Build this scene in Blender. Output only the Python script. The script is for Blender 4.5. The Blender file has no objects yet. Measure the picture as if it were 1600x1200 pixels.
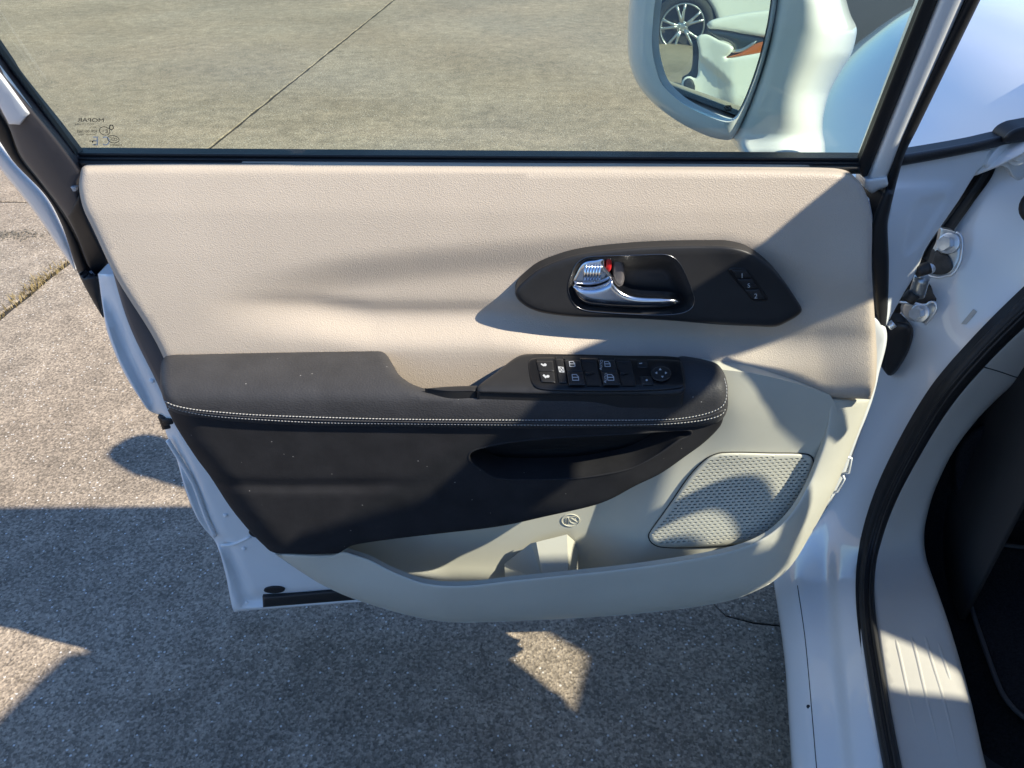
import bpy, bmesh, math, random
import numpy as np
from mathutils import Vector, Matrix
from mathutils.geometry import delaunay_2d_cdt

R = math.radians
S = bpy.context.scene
random.seed(4)
rng = np.random.default_rng(4)

# ------------------------------------------------------------------ camera, sky, sun, exposure
F, PITCH, CZ = 1202.0, R(35), 1.36
cam = bpy.data.objects.new('camera', bpy.data.cameras.new('camera'))
S.collection.objects.link(cam)
cam.location = (0, 0, CZ)
cam.rotation_euler = (R(90) - PITCH, 0, 0)
cam.data.sensor_width = 36
cam.data.lens = F / 1600 * 36
cam.data.clip_start = .02
cam.data.clip_end = 900
S.camera = cam

SUN = Vector((1.04, -.39, 1.0))                 # towards the sun
elev = math.atan2(SUN.z, math.hypot(SUN.x, SUN.y))
azim = math.atan2(SUN.x, SUN.y)
W = bpy.data.worlds.new('World')
S.world = W
W.use_nodes = True
nt = W.node_tree
bg = nt.nodes['Background']
sky = nt.nodes.new('ShaderNodeTexSky')
sky.sky_type = 'NISHITA'
sky.sun_disc = False
sky.sun_elevation = elev
sky.sun_rotation = azim
sky.air_density = 1.0
sky.dust_density = .3
sky.ozone_density = 3.0
tc = nt.nodes.new('ShaderNodeTexCoord')
cn = nt.nodes.new('ShaderNodeTexNoise')
cn.inputs['Scale'].default_value = 1.7
cn.inputs['Detail'].default_value = 7
cn.inputs['Roughness'].default_value = .6
cn.inputs['Distortion'].default_value = .5
cr_ = nt.nodes.new('ShaderNodeValToRGB')
cr_.color_ramp.elements[0].position = .52
cr_.color_ramp.elements[1].position = .66
cr_.color_ramp.elements[1].color = (.5, .5, .5, 1)
cm = nt.nodes.new('ShaderNodeMixRGB')
cm.inputs['Color2'].default_value = (5.0, 5.0, 5.0, 1)
nt.links.new(tc.outputs['Generated'], cn.inputs['Vector'])
nt.links.new(cn.outputs['Fac'], cr_.inputs['Fac'])
nt.links.new(cr_.outputs['Color'], cm.inputs['Fac'])
nt.links.new(sky.outputs['Color'], cm.inputs['Color1'])
sk = nt.nodes.new('ShaderNodeMixRGB')
sk.blend_type = 'MULTIPLY'
sk.inputs['Fac'].default_value = 1
sk.inputs['Color2'].default_value = (.74, .98, 1.30, 1)
nt.links.new(cm.outputs['Color'], sk.inputs['Color1'])
nt.links.new(sk.outputs['Color'], bg.inputs['Color'])
bg.inputs['Strength'].default_value = .108
sl = bpy.data.lights.new('sun', 'SUN')
sl.energy = 5.0
sl.angle = R(.55)
sl.color = (1, .925, .775)
so = bpy.data.objects.new('sun', sl)
S.collection.objects.link(so)
so.rotation_euler = SUN.to_track_quat('Z', 'Y').to_euler()
so.location = (8, -3, 8)
S.view_settings.view_transform = 'Standard'
S.view_settings.look = 'None'
S.view_settings.exposure = .84
S.view_settings.gamma = 1
S.view_settings.use_curve_mapping = False

# ------------------------------------------------------------------ helpers
CP, SP = math.cos(PITCH), math.sin(PITCH)


def rays(px, py):
    px = np.asarray(px, float); py = np.asarray(py, float)
    k = (py - 600) / F
    return np.stack([(px - 800) / F + 0 * k, CP - SP * k + 0 * px, -SP - CP * k + 0 * px], -1)


def U(px, py, Y):
    """point seen at a photo pixel, Y metres in front of the photographer"""
    d = rays(px, py)
    Y = np.asarray(Y, float)
    return np.array([0, 0, CZ]) + d * (Y / d[..., 1])[..., None]


def yz(py, z):
    """distance at which a level surface of height z is seen at photo row py"""
    k = (np.asarray(py, float) - 600) / F
    return (z - CZ) * (CP - SP * k) / (-SP - CP * k)


def G(px, py, z=0.):
    return U(px, py, yz(py, z))


def sm(x):
    x = np.clip(x, 0, 1)
    return x * x * (3 - 2 * x)


def smax(a, b, k):
    return (a + b + np.sqrt((a - b) ** 2 + k * k)) / 2


def smin(a, b, k):
    return (a + b - np.sqrt((a - b) ** 2 + k * k)) / 2


def tps(c):
    """smooth surface through (px, py, Y) control points"""
    c = np.array(c, float)
    P = c[:, :2] / 300; n = len(P)

    def ker(d2):
        return .5 * d2 * np.log(d2 + 1e-9)
    A = np.zeros((n + 3, n + 3))
    A[:n, :n] = ker(((P[:, None] - P[None]) ** 2).sum(-1)) + 1e-4 * np.eye(n)
    A[:n, n] = A[n, :n] = 1
    A[:n, n + 1:] = P; A[n + 1:, :n] = P.T
    w = np.linalg.solve(A, np.r_[c[:, 2], 0, 0, 0])

    def fn(x, y):
        x = np.asarray(x, float) / 300; y = np.asarray(y, float) / 300
        d2 = (x[..., None] - P[:, 0]) ** 2 + (y[..., None] - P[:, 1]) ** 2
        return ker(d2) @ w[:n] + w[n] + w[n + 1] * x + w[n + 2] * y
    return fn


def spline(pts, closed=True, step=5.):
    """Catmull-Rom through points; a third item 'c' marks a sharp corner"""
    P = [np.array(p[:2], float) for p in pts]
    C = [len(p) > 2 for p in pts]
    n = len(P); out = []
    for i in range(n if closed else n - 1):
        j = (i + 1) % n
        a, b = P[i], P[j]
        p0 = P[i - 1] if (closed or i > 0) and not C[i] else 2 * a - b
        p3 = P[(j + 1) % n] if (closed or j < n - 1) and not C[j] else 2 * b - a
        if C[i] and C[j]:
            p0, p3 = 2 * a - b, 2 * b - a
        L = np.linalg.norm(b - a)
        m1 = (b - p0); m1 = m1 / (np.linalg.norm(m1) + 1e-9) * L
        m2 = (p3 - a); m2 = m2 / (np.linalg.norm(m2) + 1e-9) * L
        k = max(1, int(round(L / step)))
        for t in np.arange(k) / k:
            h = [2 * t**3 - 3 * t**2 + 1, t**3 - 2 * t**2 + t, -2 * t**3 + 3 * t**2, t**3 - t**2]
            out.append(h[0] * a + h[1] * m1 + h[2] * b + h[3] * m2)
    if not closed:
        out.append(P[-1])
    return np.array(out)


def seg_dist(pts, poly, closed=True):
    A = poly; B = np.roll(poly, -1, 0)
    if not closed:
        A, B = poly[:-1], poly[1:]
    best = np.full(len(pts), 1e9)
    for s in range(0, len(A), 64):
        a, b = A[s:s + 64], B[s:s + 64]
        ab = b - a
        t = ((pts[:, None] - a) * ab).sum(-1) / ((ab ** 2).sum(-1) + 1e-12)
        t = np.clip(t, 0, 1)
        d = np.linalg.norm(pts[:, None] - (a + t[..., None] * ab), axis=-1).min(1)
        best = np.minimum(best, d)
    return best


def inside(pts, poly):
    x, y = pts[:, 0], pts[:, 1]
    r = np.zeros(len(pts), bool)
    x1, y1 = poly[:, 0], poly[:, 1]
    x2, y2 = np.roll(x1, -1), np.roll(y1, -1)
    for a, b, c, d in zip(x1, y1, x2, y2):
        if b == d:
            continue
        r ^= ((b > y) != (d > y)) & (x < (c - a) * (y - b) / (d - b) + a)
    return r


WL = {}


def thing(name, label, cat, loc, group=None):
    o = bpy.data.objects.new(name, None)
    S.collection.objects.link(o)
    o.location = loc
    o.empty_display_size = .1
    o['label'] = label; o['category'] = cat
    if group:
        o['group'] = group
    WL[o] = np.array(loc, float)
    return o


def mk(name, V, Fc, mat, parent, smooth=True, label=None, kind=None):
    V = np.asarray(V, float)
    org = (V.min(0) + V.max(0)) / 2
    me = bpy.data.meshes.new(name)
    me.from_pydata((V - org).tolist(), [], [list(map(int, f)) for f in Fc])
    me.materials.append(mat)
    if smooth:
        me.polygons.foreach_set('use_smooth', [True] * len(me.polygons))
    me.update()
    o = bpy.data.objects.new(name, me)
    S.collection.objects.link(o)
    if parent is not None:
        o.parent = parent
        o.location = org - WL[parent]
    else:
        o.location = org
    WL[o] = org
    if label:
        o['label'] = label
    if kind:
        o['kind'] = kind
    return o


def panel_geo(outline, depth, r=5., rd=.004, back=.015, step=9., holes=(), proj=U, bstep=5., cap=False, hwall=None, bdir=None, curves=()):
    B = spline(outline, True, bstep) if not isinstance(outline, np.ndarray) else outline
    loops = [B] + [np.asarray(h, float) for h in holes]
    pts = [B] + loops[1:]
    # rings that carry the rounded edge
    nx = np.roll(B, -1, 0) - np.roll(B, 1, 0)
    nrm = np.stack([-nx[:, 1], nx[:, 0]], -1)
    nrm /= np.linalg.norm(nrm, axis=1)[:, None] + 1e-9
    tst = B + nrm * .6
    if inside(tst, B).mean() < .5:
        nrm = -nrm
    extra = []
    if r > 0:
        for q in (.08, .25, .5, 1.0):
            ring = B + nrm * (r * q)
            d = seg_dist(ring, B)
            ok = (d > r * q * .93) & inside(ring, B)
            if q < .2:
                ok[1::2] &= bstep > 2
            extra.append(ring[ok])
    lo, hi = B.min(0), B.max(0)
    gx, gy = np.meshgrid(np.arange(lo[0], hi[0] + step, step), np.arange(lo[1], hi[1] + step, step))
    gx[1::2] += step / 2
    Lt = np.stack([gx.ravel(), gy.ravel()], -1)
    Lt = Lt[inside(Lt, B)]
    if len(Lt):
        Lt = Lt[seg_dist(Lt, B) > max(r * 1.0 + step * .45, step * .4)]
    extra.append(Lt)
    ex = np.concatenate(extra)
    for cv in curves:
        ex = ex[seg_dist(ex, cv, False) > 2.2]
    ex = np.concatenate([ex] + [cv for cv in curves])
    for h in loops[1:]:
        if len(ex):
            lo2, hi2 = h.min(0) - 2, h.max(0) + 2
            near = (ex > lo2).all(1) & (ex < hi2).all(1)
            kill = near.copy()
            if near.any():
                kill[near] = inside(ex[near], h) | (seg_dist(ex[near], h) < 1.2)
            ex = ex[~kill]
    allp = np.concatenate(pts + [ex])
    edges = []; base = 0
    for l in loops:
        n = len(l)
        edges += [(base + i, base + (i + 1) % n) for i in range(n)]
        base += n
    vo, _, fo, ov, _, _ = delaunay_2d_cdt([Vector(p) for p in allp.tolist()], edges, [], 0, 1e-4)
    V2 = np.array([[v.x, v.y] for v in vo])
    T = np.array([f for f in fo if len(f) == 3])
    c = V2[T].mean(1)
    keep = inside(c, B)
    for h in loops[1:]:
        lo2, hi2 = h.min(0), h.max(0)
        near = (c > lo2).all(1) & (c < hi2).all(1)
        if near.any():
            keep[near] &= ~inside(c[near], h)
    T = T[keep]
    mp = {}
    for i, l in enumerate(ov):
        for q in l:
            mp[q] = i
    d = seg_dist(V2, B)
    Y = depth(V2[:, 0], V2[:, 1]) + 0 * d
    if r > 0:
        q = np.clip(1 - d / r, 0, 1)
        Y = Y + rd * (1 - np.sqrt(np.clip(1 - q * q, 0, 1)))
    V3 = proj(V2[:, 0], V2[:, 1], Y)
    eye = np.array([0, 0, CZ])
    n0 = np.cross(V3[T[:, 1]] - V3[T[:, 0]], V3[T[:, 2]] - V3[T[:, 0]])
    if proj is U and ((eye - V3[T[:, 0]]) * n0).sum() < 0:
        T = T[:, ::-1]
    faces = [tuple(t) for t in T]
    V = [V3]; nv = len(V3)
    base = 0
    for li, l in enumerate(loops):
        n = len(l)
        idx = np.array([mp[base + i] for i in range(n)])
        base += n
        bk = back if li == 0 else (hwall if hwall is not None else back)
        if bk <= 0:
            continue
        P = V3[idx]
        if proj is U:
            Q = P + (np.array([0, bk, 0]) if bdir is None else np.array(bdir, float))
        else:
            Q = proj(V2[idx, 0], V2[idx, 1], Y[idx] + bk)
        V += [P, Q]
        for i in range(n):
            j = (i + 1) % n
            faces.append((nv + i, nv + j, nv + n + j, nv + n + i))
        nv += 2 * n
    if cap and len(loops) == 1:
        Q = V3 + np.array([0, back, 0]) if proj is U else proj(V2[:, 0], V2[:, 1], Y + back)
        V.append(Q)
        faces += [tuple(int(x) + nv for x in t[::-1]) for t in T]
    return np.concatenate(V), faces


def panel(name, outline, depth, mat, parent, label=None, kind=None, **k):
    if not callable(depth):
        c = float(depth)
        depth = lambda x, y: np.full(np.shape(x), c)
    V, Fc = panel_geo(outline, depth, **k)
    return mk(name, V, Fc, mat, parent, label=label, kind=kind)


def ribbon(pts):
    """outline of a band from (px, py, half width) centres"""
    P = np.array([p[:2] for p in pts], float); w = np.array([p[2] for p in pts])
    c = spline([tuple(p) for p in P], False, 12)
    L = np.r_[0, np.cumsum(np.linalg.norm(np.diff(P, axis=0), axis=1))]
    l = np.r_[0, np.cumsum(np.linalg.norm(np.diff(c, axis=0), axis=1))]
    ww = np.interp(l / l[-1], L / L[-1], w)
    t = np.gradient(c, axis=0); t /= np.linalg.norm(t, axis=1)[:, None]
    n = np.stack([-t[:, 1], t[:, 0]], -1)
    return np.concatenate([c + n * ww[:, None], (c - n * ww[:, None])[::-1]])


def tube_geo(path, rad, seg=8, squash=1., closed=False, caps=True):
    P = np.asarray(path, float); n = len(P)
    rad = np.broadcast_to(np.asarray(rad, float), (n,))
    if closed:
        T = np.roll(P, -1, 0) - np.roll(P, 1, 0)
    else:
        T = np.gradient(P, axis=0)
    T /= np.linalg.norm(T, axis=1)[:, None] + 1e-12
    ref = np.array([0, -1., .2])
    V = []; Fc = []
    for i in range(n):
        a = np.cross(T[i], ref); a /= np.linalg.norm(a) + 1e-12
        b = np.cross(a, T[i])
        for k in range(seg):
            an = 2 * math.pi * k / seg
            V.append(P[i] + rad[i] * (math.cos(an) * a + squash * math.sin(an) * b))
    for i in range(n if closed else n - 1):
        j = (i + 1) % n
        for k in range(seg):
            l = (k + 1) % seg
            Fc.append((i * seg + k, i * seg + l, j * seg + l, j * seg + k))
    if caps and not closed:
        Fc.append(tuple(range(seg))[::-1])
        Fc.append(tuple((n - 1) * seg + k for k in range(seg)))
    return np.array(V), Fc


def tube(name, path, rad, mat, parent, kind=None, **k):
    V, Fc = tube_geo(path, rad, **k)
    return mk(name, V, Fc, mat, parent, kind=kind)


def join(parts):
    V = []; Fc = []; n = 0
    for v, f in parts:
        V.append(np.asarray(v, float)); Fc += [tuple(int(i) + n for i in q) for q in f]; n += len(v)
    return np.concatenate(V), Fc


def disc_geo(c, ax, r, h, seg=16, bev=.2):
    """short rounded cylinder, axis ax, from c outward"""
    ax = np.array(ax, float); ax /= np.linalg.norm(ax)
    a = np.cross(ax, [0.3, .1, 1]); a /= np.linalg.norm(a); b = np.cross(ax, a)
    prof = [(1, 0), (1, h * (1 - bev)), (1 - bev * .5, h), (.02, h)]
    V = []; Fc = []
    for rr, hh in prof:
        for k in range(seg):
            t = 2 * math.pi * k / seg
            V.append(np.array(c) + ax * hh + r * rr * (math.cos(t) * a + math.sin(t) * b))
    for i in range(3):
        for k in range(seg):
            l = (k + 1) % seg
            Fc.append((i * seg + k, i * seg + l, (i + 1) * seg + l, (i + 1) * seg + k))
    return np.array(V), Fc


def loft(name, rows, mat, parent, up=6, thick=.004, label=None):
    """smooth sheet through a grid of world points"""
    A = np.array(rows, float)

    def ups(M):
        n = len(M); out = []
        for i in range(n - 1):
            p0 = M[i - 1] if i else 2 * M[0] - M[1]
            p3 = M[i + 2] if i + 2 < n else 2 * M[-1] - M[-2]
            a, b = M[i], M[i + 1]
            for t in np.arange(up) / up:
                out.append(.5 * (2 * a + (b - p0) * t + (2 * p0 - 5 * a + 4 * b - p3) * t * t + (3 * a - p0 - 3 * b + p3) * t ** 3))
        out.append(M[-1])
        return np.array(out)
    A = ups(A)
    A = ups(A.transpose(1, 0, 2)).transpose(1, 0, 2)
    n, m = A.shape[:2]
    Fc = [(i * m + j, i * m + j + 1, (i + 1) * m + j + 1, (i + 1) * m + j) for i in range(n - 1) for j in range(m - 1)]
    o = mk(name, A.reshape(-1, 3), Fc, mat, parent, label=label)
    if thick:
        s = o.modifiers.new('solid', 'SOLIDIFY'); s.thickness = thick; s.offset = 0
    return o


def box_geo(lo, hi):
    x0, y0, z0 = lo; x1, y1, z1 = hi
    V = [(x, y, z) for z in (z0, z1) for y in (y0, y1) for x in (x0, x1)]
    return np.array(V, float), [(0, 2, 3, 1), (4, 5, 7, 6), (0, 1, 5, 4), (2, 6, 7, 3), (0, 4, 6, 2), (1, 3, 7, 5)]


def bevel(o, w, seg=2):
    b = o.modifiers.new('bevel', 'BEVEL'); b.width = w; b.segments = seg; b.limit_method = 'ANGLE'
    return o


def text_geo(txt, cx, cy, h, depth, rot=0., mirror=False, wide=1., proj=U, lift=.0006):
    cu = bpy.data.curves.new('lettering', 'FONT')
    cu.body = txt; cu.size = 1; cu.align_x = 'CENTER'; cu.align_y = 'CENTER'
    ob = bpy.data.objects.new('lettering', cu)
    S.collection.objects.link(ob)
    dg = bpy.context.evaluated_depsgraph_get()
    me = bpy.data.meshes.new_from_object(ob.evaluated_get(dg))
    V = np.array([v.co[:2] for v in me.vertices]).reshape(-1, 2); Fc = [tuple(p.vertices) for p in me.polygons]
    bpy.data.objects.remove(ob); bpy.data.curves.remove(cu); bpy.data.meshes.remove(me)
    V = V * [h * 1.35 * wide * (-1 if mirror else 1), h * 1.35]
    c, s = math.cos(R(rot)), math.sin(R(rot))
    x = cx + V[:, 0] * c + V[:, 1] * s
    y = cy + V[:, 0] * s - V[:, 1] * c
    return proj(x, y, depth(x, y) - lift), Fc


def poly_geo(pts, depth, lift=.0006, proj=U):
    p = np.array(pts, float)
    return proj(p[:, 0], p[:, 1], depth(p[:, 0], p[:, 1]) - lift), [tuple(range(len(p)))]


def line_geo(pts, w, depth, closed=False, lift=.0006, proj=U):
    """thin printed line"""
    P = np.array(pts, float)
    if closed:
        P = np.vstack([P, P[:1]])
    out = []
    for a, b in zip(P[:-1], P[1:]):
        t = (b - a) / (np.linalg.norm(b - a) + 1e-9); n = np.array([-t[1], t[0]]) * w / 2; e = t * w * .3
        out.append(poly_geo([a - e + n, b + e + n, b + e - n, a - e - n], depth, lift, proj))
    return join(out)


def circ(cx, cy, rx, ry=None, n=20, rot=0):
    ry = ry or rx
    t = np.arange(n) * 2 * math.pi / n
    c, s = math.cos(R(rot)), math.sin(R(rot))
    x, y = rx * np.cos(t), ry * np.sin(t)
    return np.stack([cx + x * c - y * s, cy + x * s + y * c], -1)


# ------------------------------------------------------------------ materials
def mat(name, col, rough=.5, metal=0., coat=0., spec=.5, grain=(), mottle=None, speck=None, coat_rough=.03):
    m = bpy.data.materials.new(name); m.use_nodes = True
    t = m.node_tree; b = t.nodes['Principled BSDF']
    b.inputs['Base Color'].default_value = (*col, 1)
    b.inputs['Roughness'].default_value = rough
    b.inputs['Metallic'].default_value = metal
    b.inputs['Coat Weight'].default_value = coat
    b.inputs['Coat Roughness'].default_value = coat_rough
    b.inputs['Specular IOR Level'].default_value = spec
    N = t.nodes.new; L = t.links.new
    co = N('ShaderNodeTexCoord').outputs['Object']
    last = None
    if mottle:
        sc, amt, det = mottle
        n = N('ShaderNodeTexNoise'); n.inputs['Scale'].default_value = sc; n.inputs['Detail'].default_value = det
        n.inputs['Roughness'].default_value = .6
        L(co, n.inputs['Vector'])
        mr = N('ShaderNodeMapRange'); mr.inputs['From Min'].default_value = .25; mr.inputs['From Max'].default_value = .75
        mr.inputs['To Min'].default_value = 1 - amt; mr.inputs['To Max'].default_value = 1 + amt
        L(n.outputs['Fac'], mr.inputs['Value'])
        mx = N('ShaderNodeVectorMath'); mx.operation = 'SCALE'
        mx.inputs[0].default_value = col
        L(mr.outputs['Result'], mx.inputs['Scale'])
        last = mx.outputs['Vector']
        L(last, b.inputs['Base Color'])
    if speck:
        sc, th, c2 = speck
        v = N('ShaderNodeTexVoronoi'); v.inputs['Scale'].default_value = sc
        L(co, v.inputs['Vector'])
        g = N('ShaderNodeMath'); g.operation = 'LESS_THAN'; g.inputs[1].default_value = th
        L(v.outputs['Distance'], g.inputs[0])
        sep = N('ShaderNodeSeparateColor'); L(v.outputs['Color'], sep.inputs['Color'])
        g2 = N('ShaderNodeMath'); g2.operation = 'GREATER_THAN'; g2.inputs[1].default_value = .8
        L(sep.outputs['Red'], g2.inputs[0])
        mm = N('ShaderNodeMath'); mm.operation = 'MULTIPLY'; L(g.outputs[0], mm.inputs[0]); L(g2.outputs[0], mm.inputs[1])
        mc = N('ShaderNodeMixRGB'); mc.inputs['Color1'].default_value = (*col, 1); mc.inputs['Color2'].default_value = (*c2, 1)
        if last:
            L(last, mc.inputs['Color1'])
        L(mm.outputs[0], mc.inputs['Fac']); L(mc.outputs['Color'], b.inputs['Base Color'])
    prev = None
    for kind, sc, dist, st in grain:
        if kind == 'n':
            n = N('ShaderNodeTexNoise'); n.inputs['Detail'].default_value = 4; out = n.outputs['Fac']
        elif kind == 'w':      # leather cells
            n = N('ShaderNodeTexVoronoi'); n.feature = 'SMOOTH_F1'; n.inputs['Smoothness'].default_value = .6; out = n.outputs['Distance']
        else:
            n = N('ShaderNodeTexVoronoi'); out = n.outputs['Distance']
        n.inputs['Scale'].default_value = sc
        if kind == 'w':
            mp = N('ShaderNodeMapping'); mp.inputs['Scale'].default_value = (.8, .8, 1.25); L(co, mp.inputs['Vector']); L(mp.outputs['Vector'], n.inputs['Vector'])
        else:
            L(co, n.inputs['Vector'])
        bp = N('ShaderNodeBump'); bp.inputs['Distance'].default_value = dist; bp.inputs['Strength'].default_value = st
        L(out, bp.inputs['Height'])
        if prev:
            L(prev, bp.inputs['Normal'])
        prev = bp.outputs['Normal']
    if prev:
        L(prev, b.inputs['Normal'])
    return m


M = {}
M['beige'] = mat('beige_leather', (.455, .385, .308), .5, grain=[('w', 760, .0006, .6), ('n', 150, .0003, .3)], mottle=(7, .06, 6))
M['plastic'] = mat('pale_plastic', (.54, .525, .44), .45, grain=[('n', 900, .0002, .4)], mottle=(9, .05, 4))
M['pad'] = mat('black_leather', (.046, .045, .047), .5, spec=.16, grain=[('w', 480, .0004, .7), ('n', 60, .0006, .4)], mottle=(25, .15, 5), speck=(75, .065, (.22, .21, .2)))
M['low'] = mat('black_vinyl', (.025, .0245, .026), .55, spec=.06, grain=[('n', 700, .0003, .5), ('n', 70, .0006, .4)], mottle=(25, .2, 6), speck=(85, .075, (.19, .18, .17)))
M['bplast'] = mat('black_plastic', (.024, .0235, .024), .42, spec=.28, grain=[('n', 1200, .00015, .4)], mottle=(30, .12, 5))
M['dplast'] = mat('dark_plastic', (.010, .010, .011), .32, spec=.35)
M['button'] = mat('button_plastic', (.022, .022, .023), .4, spec=.3)
M['grey'] = mat('grey_plastic', (.075, .068, .07), .5, grain=[('n', 900, .0003, .5)], mottle=(12, .08, 4))
M['rubber'] = mat('rubber', (.011, .011, .012), .55, grain=[('n', 300, .0004, .5)])
M['paint'] = mat('white_paint', (.80, .81, .81), .35, coat=1., mottle=(3, .02, 3))
M['inner'] = mat('inner_white_paint', (.76, .78, .77), .4, coat=.5, coat_rough=.12, mottle=(6, .04, 5))
M['chrome'] = mat('satin_chrome', (.62, .63, .66), .16, metal=1)
M['ring'] = mat('dark_chrome', (.20, .205, .22), .25, metal=1)
M['bright'] = mat('bright_chrome', (.85, .85, .86), .07, metal=1)
M['steel'] = mat('zinc_steel', (.5, .52, .52), .35, metal=.8, mottle=(60, .2, 5))
M['grease_shade'] = mat('grease_shade_steel', (.05, .045, .04), .6, metal=.3, mottle=(80, .5, 6))  # greasy metal, and the painted shade patches at the hinges
M['mirror'] = mat('mirror_silver', (.9, .92, .92), .004, metal=1)
M['red'] = mat('red_plastic', (.5, .012, .012), .4)
M['print'] = mat('white_print', (.46, .47, .48), .5)
M['tread'] = mat('stitch_thread', (.42, .41, .39), .8)
M['carpet'] = mat('black_carpet', (.012, .0125, .014), .95, spec=.1, grain=[('n', 500, .003, 1), ('n', 90, .003, .8)], mottle=(260, .6, 4))
M['matc'] = mat('floor_mat_carpet', (.018, .0185, .021), .95, spec=.1, grain=[('n', 600, .003, 1)], mottle=(300, .6, 4))
M['trim'] = mat('grey_beige_trim', (.55, .52, .465), .5, grain=[('n', 800, .0003, .5)], mottle=(8, .05, 4))
M['binding'] = mat('mat_binding', (.04, .041, .044), .8)
M['dash'] = mat('dashboard_vinyl', (.02, .02, .021), .6)
M['ink'] = mat('glass_etching_dark', (.012, .012, .012), .6)
M['frost'] = mat('glass_etching_pale', (.62, .66, .66), .7)
M['straw'] = mat('dry_weed', (.23, .17, .07), .8, mottle=(40, .4, 4))
M['tyre'] = mat('tyre_rubber', (.022, .022, .023), .75)
M['alloy'] = mat('alloy_wheel', (.62, .63, .64), .3, metal=.9)
M['carwhite'] = mat('neighbour_white_paint', (.88, .87, .83), .3, coat=1.)
M['amber'] = mat('amber_lens', (.50, .13, .025), .12, coat=1.)
M['lampdark'] = mat('headlamp_glass', (.03, .033, .04), .06, coat=1.)
M['soil'] = mat('joint_soil', (.028, .023, .017), .9, grain=[('n', 300, .004, 1)], mottle=(60, .5, 6))


def glass(name, tint, r0=.04, dust=.09):
    """clear pane: transparent, with a mirror reflection that grows towards grazing angles"""
    m = bpy.data.materials.new(name); m.use_nodes = True
    t = m.node_tree; t.nodes.clear(); N = t.nodes.new; L = t.links.new
    o = N('ShaderNodeOutputMaterial'); mx = N('ShaderNodeMixShader'); lw = N('ShaderNodeLayerWeight')
    lw.inputs['Blend'].default_value = .5
    pw = N('ShaderNodeMath'); pw.operation = 'POWER'; pw.inputs[1].default_value = 5
    ad = N('ShaderNodeMath'); ad.operation = 'MULTIPLY_ADD'; ad.inputs[1].default_value = 1 - 2 * r0; ad.inputs[2].default_value = r0
    tr = N('ShaderNodeBsdfTransparent'); gl = N('ShaderNodeBsdfGlossy')
    tr.inputs['Color'].default_value = (*tint, 1)
    gl.inputs['Roughness'].default_value = .0
    L(lw.outputs['Facing'], pw.inputs[0]); L(pw.outputs[0], ad.inputs[0]); L(ad.outputs[0], mx.inputs['Fac'])
    L(tr.outputs[0], mx.inputs[1]); L(gl.outputs[0], mx.inputs[2])
    # a film of dust and wipe marks
    co = N('ShaderNodeTexCoord'); mpp = N('ShaderNodeMapping'); mpp.inputs['Rotation'].default_value = (0, .6, 0); mpp.inputs['Scale'].default_value = (1.2, 1, 4.5)
    n1 = N('ShaderNodeTexNoise'); n1.inputs['Scale'].default_value = 2.6; n1.inputs['Detail'].default_value = 6
    mr = N('ShaderNodeMapRange'); mr.inputs['From Min'].default_value = .42; mr.inputs['From Max'].default_value = .78; mr.inputs['To Min'].default_value = .004; mr.inputs['To Max'].default_value = dust
    df = N('ShaderNodeBsdfTranslucent'); df.inputs['Color'].default_value = (.8, .8, .78, 1); m2 = N('ShaderNodeMixShader')
    L(co.outputs['Object'], mpp.inputs['Vector']); L(mpp.outputs['Vector'], n1.inputs['Vector']); L(n1.outputs['Fac'], mr.inputs['Value'])
    L(mr.outputs['Result'], m2.inputs['Fac']); L(mx.outputs[0], m2.inputs[1]); L(df.outputs[0], m2.inputs[2]); L(m2.outputs[0], o.inputs['Surface'])
    return m


M['glass'] = glass('green_tinted_glass', (.71, .80, .70))
M['screen'] = glass('windscreen_glass', (.92, .95, .92))


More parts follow.
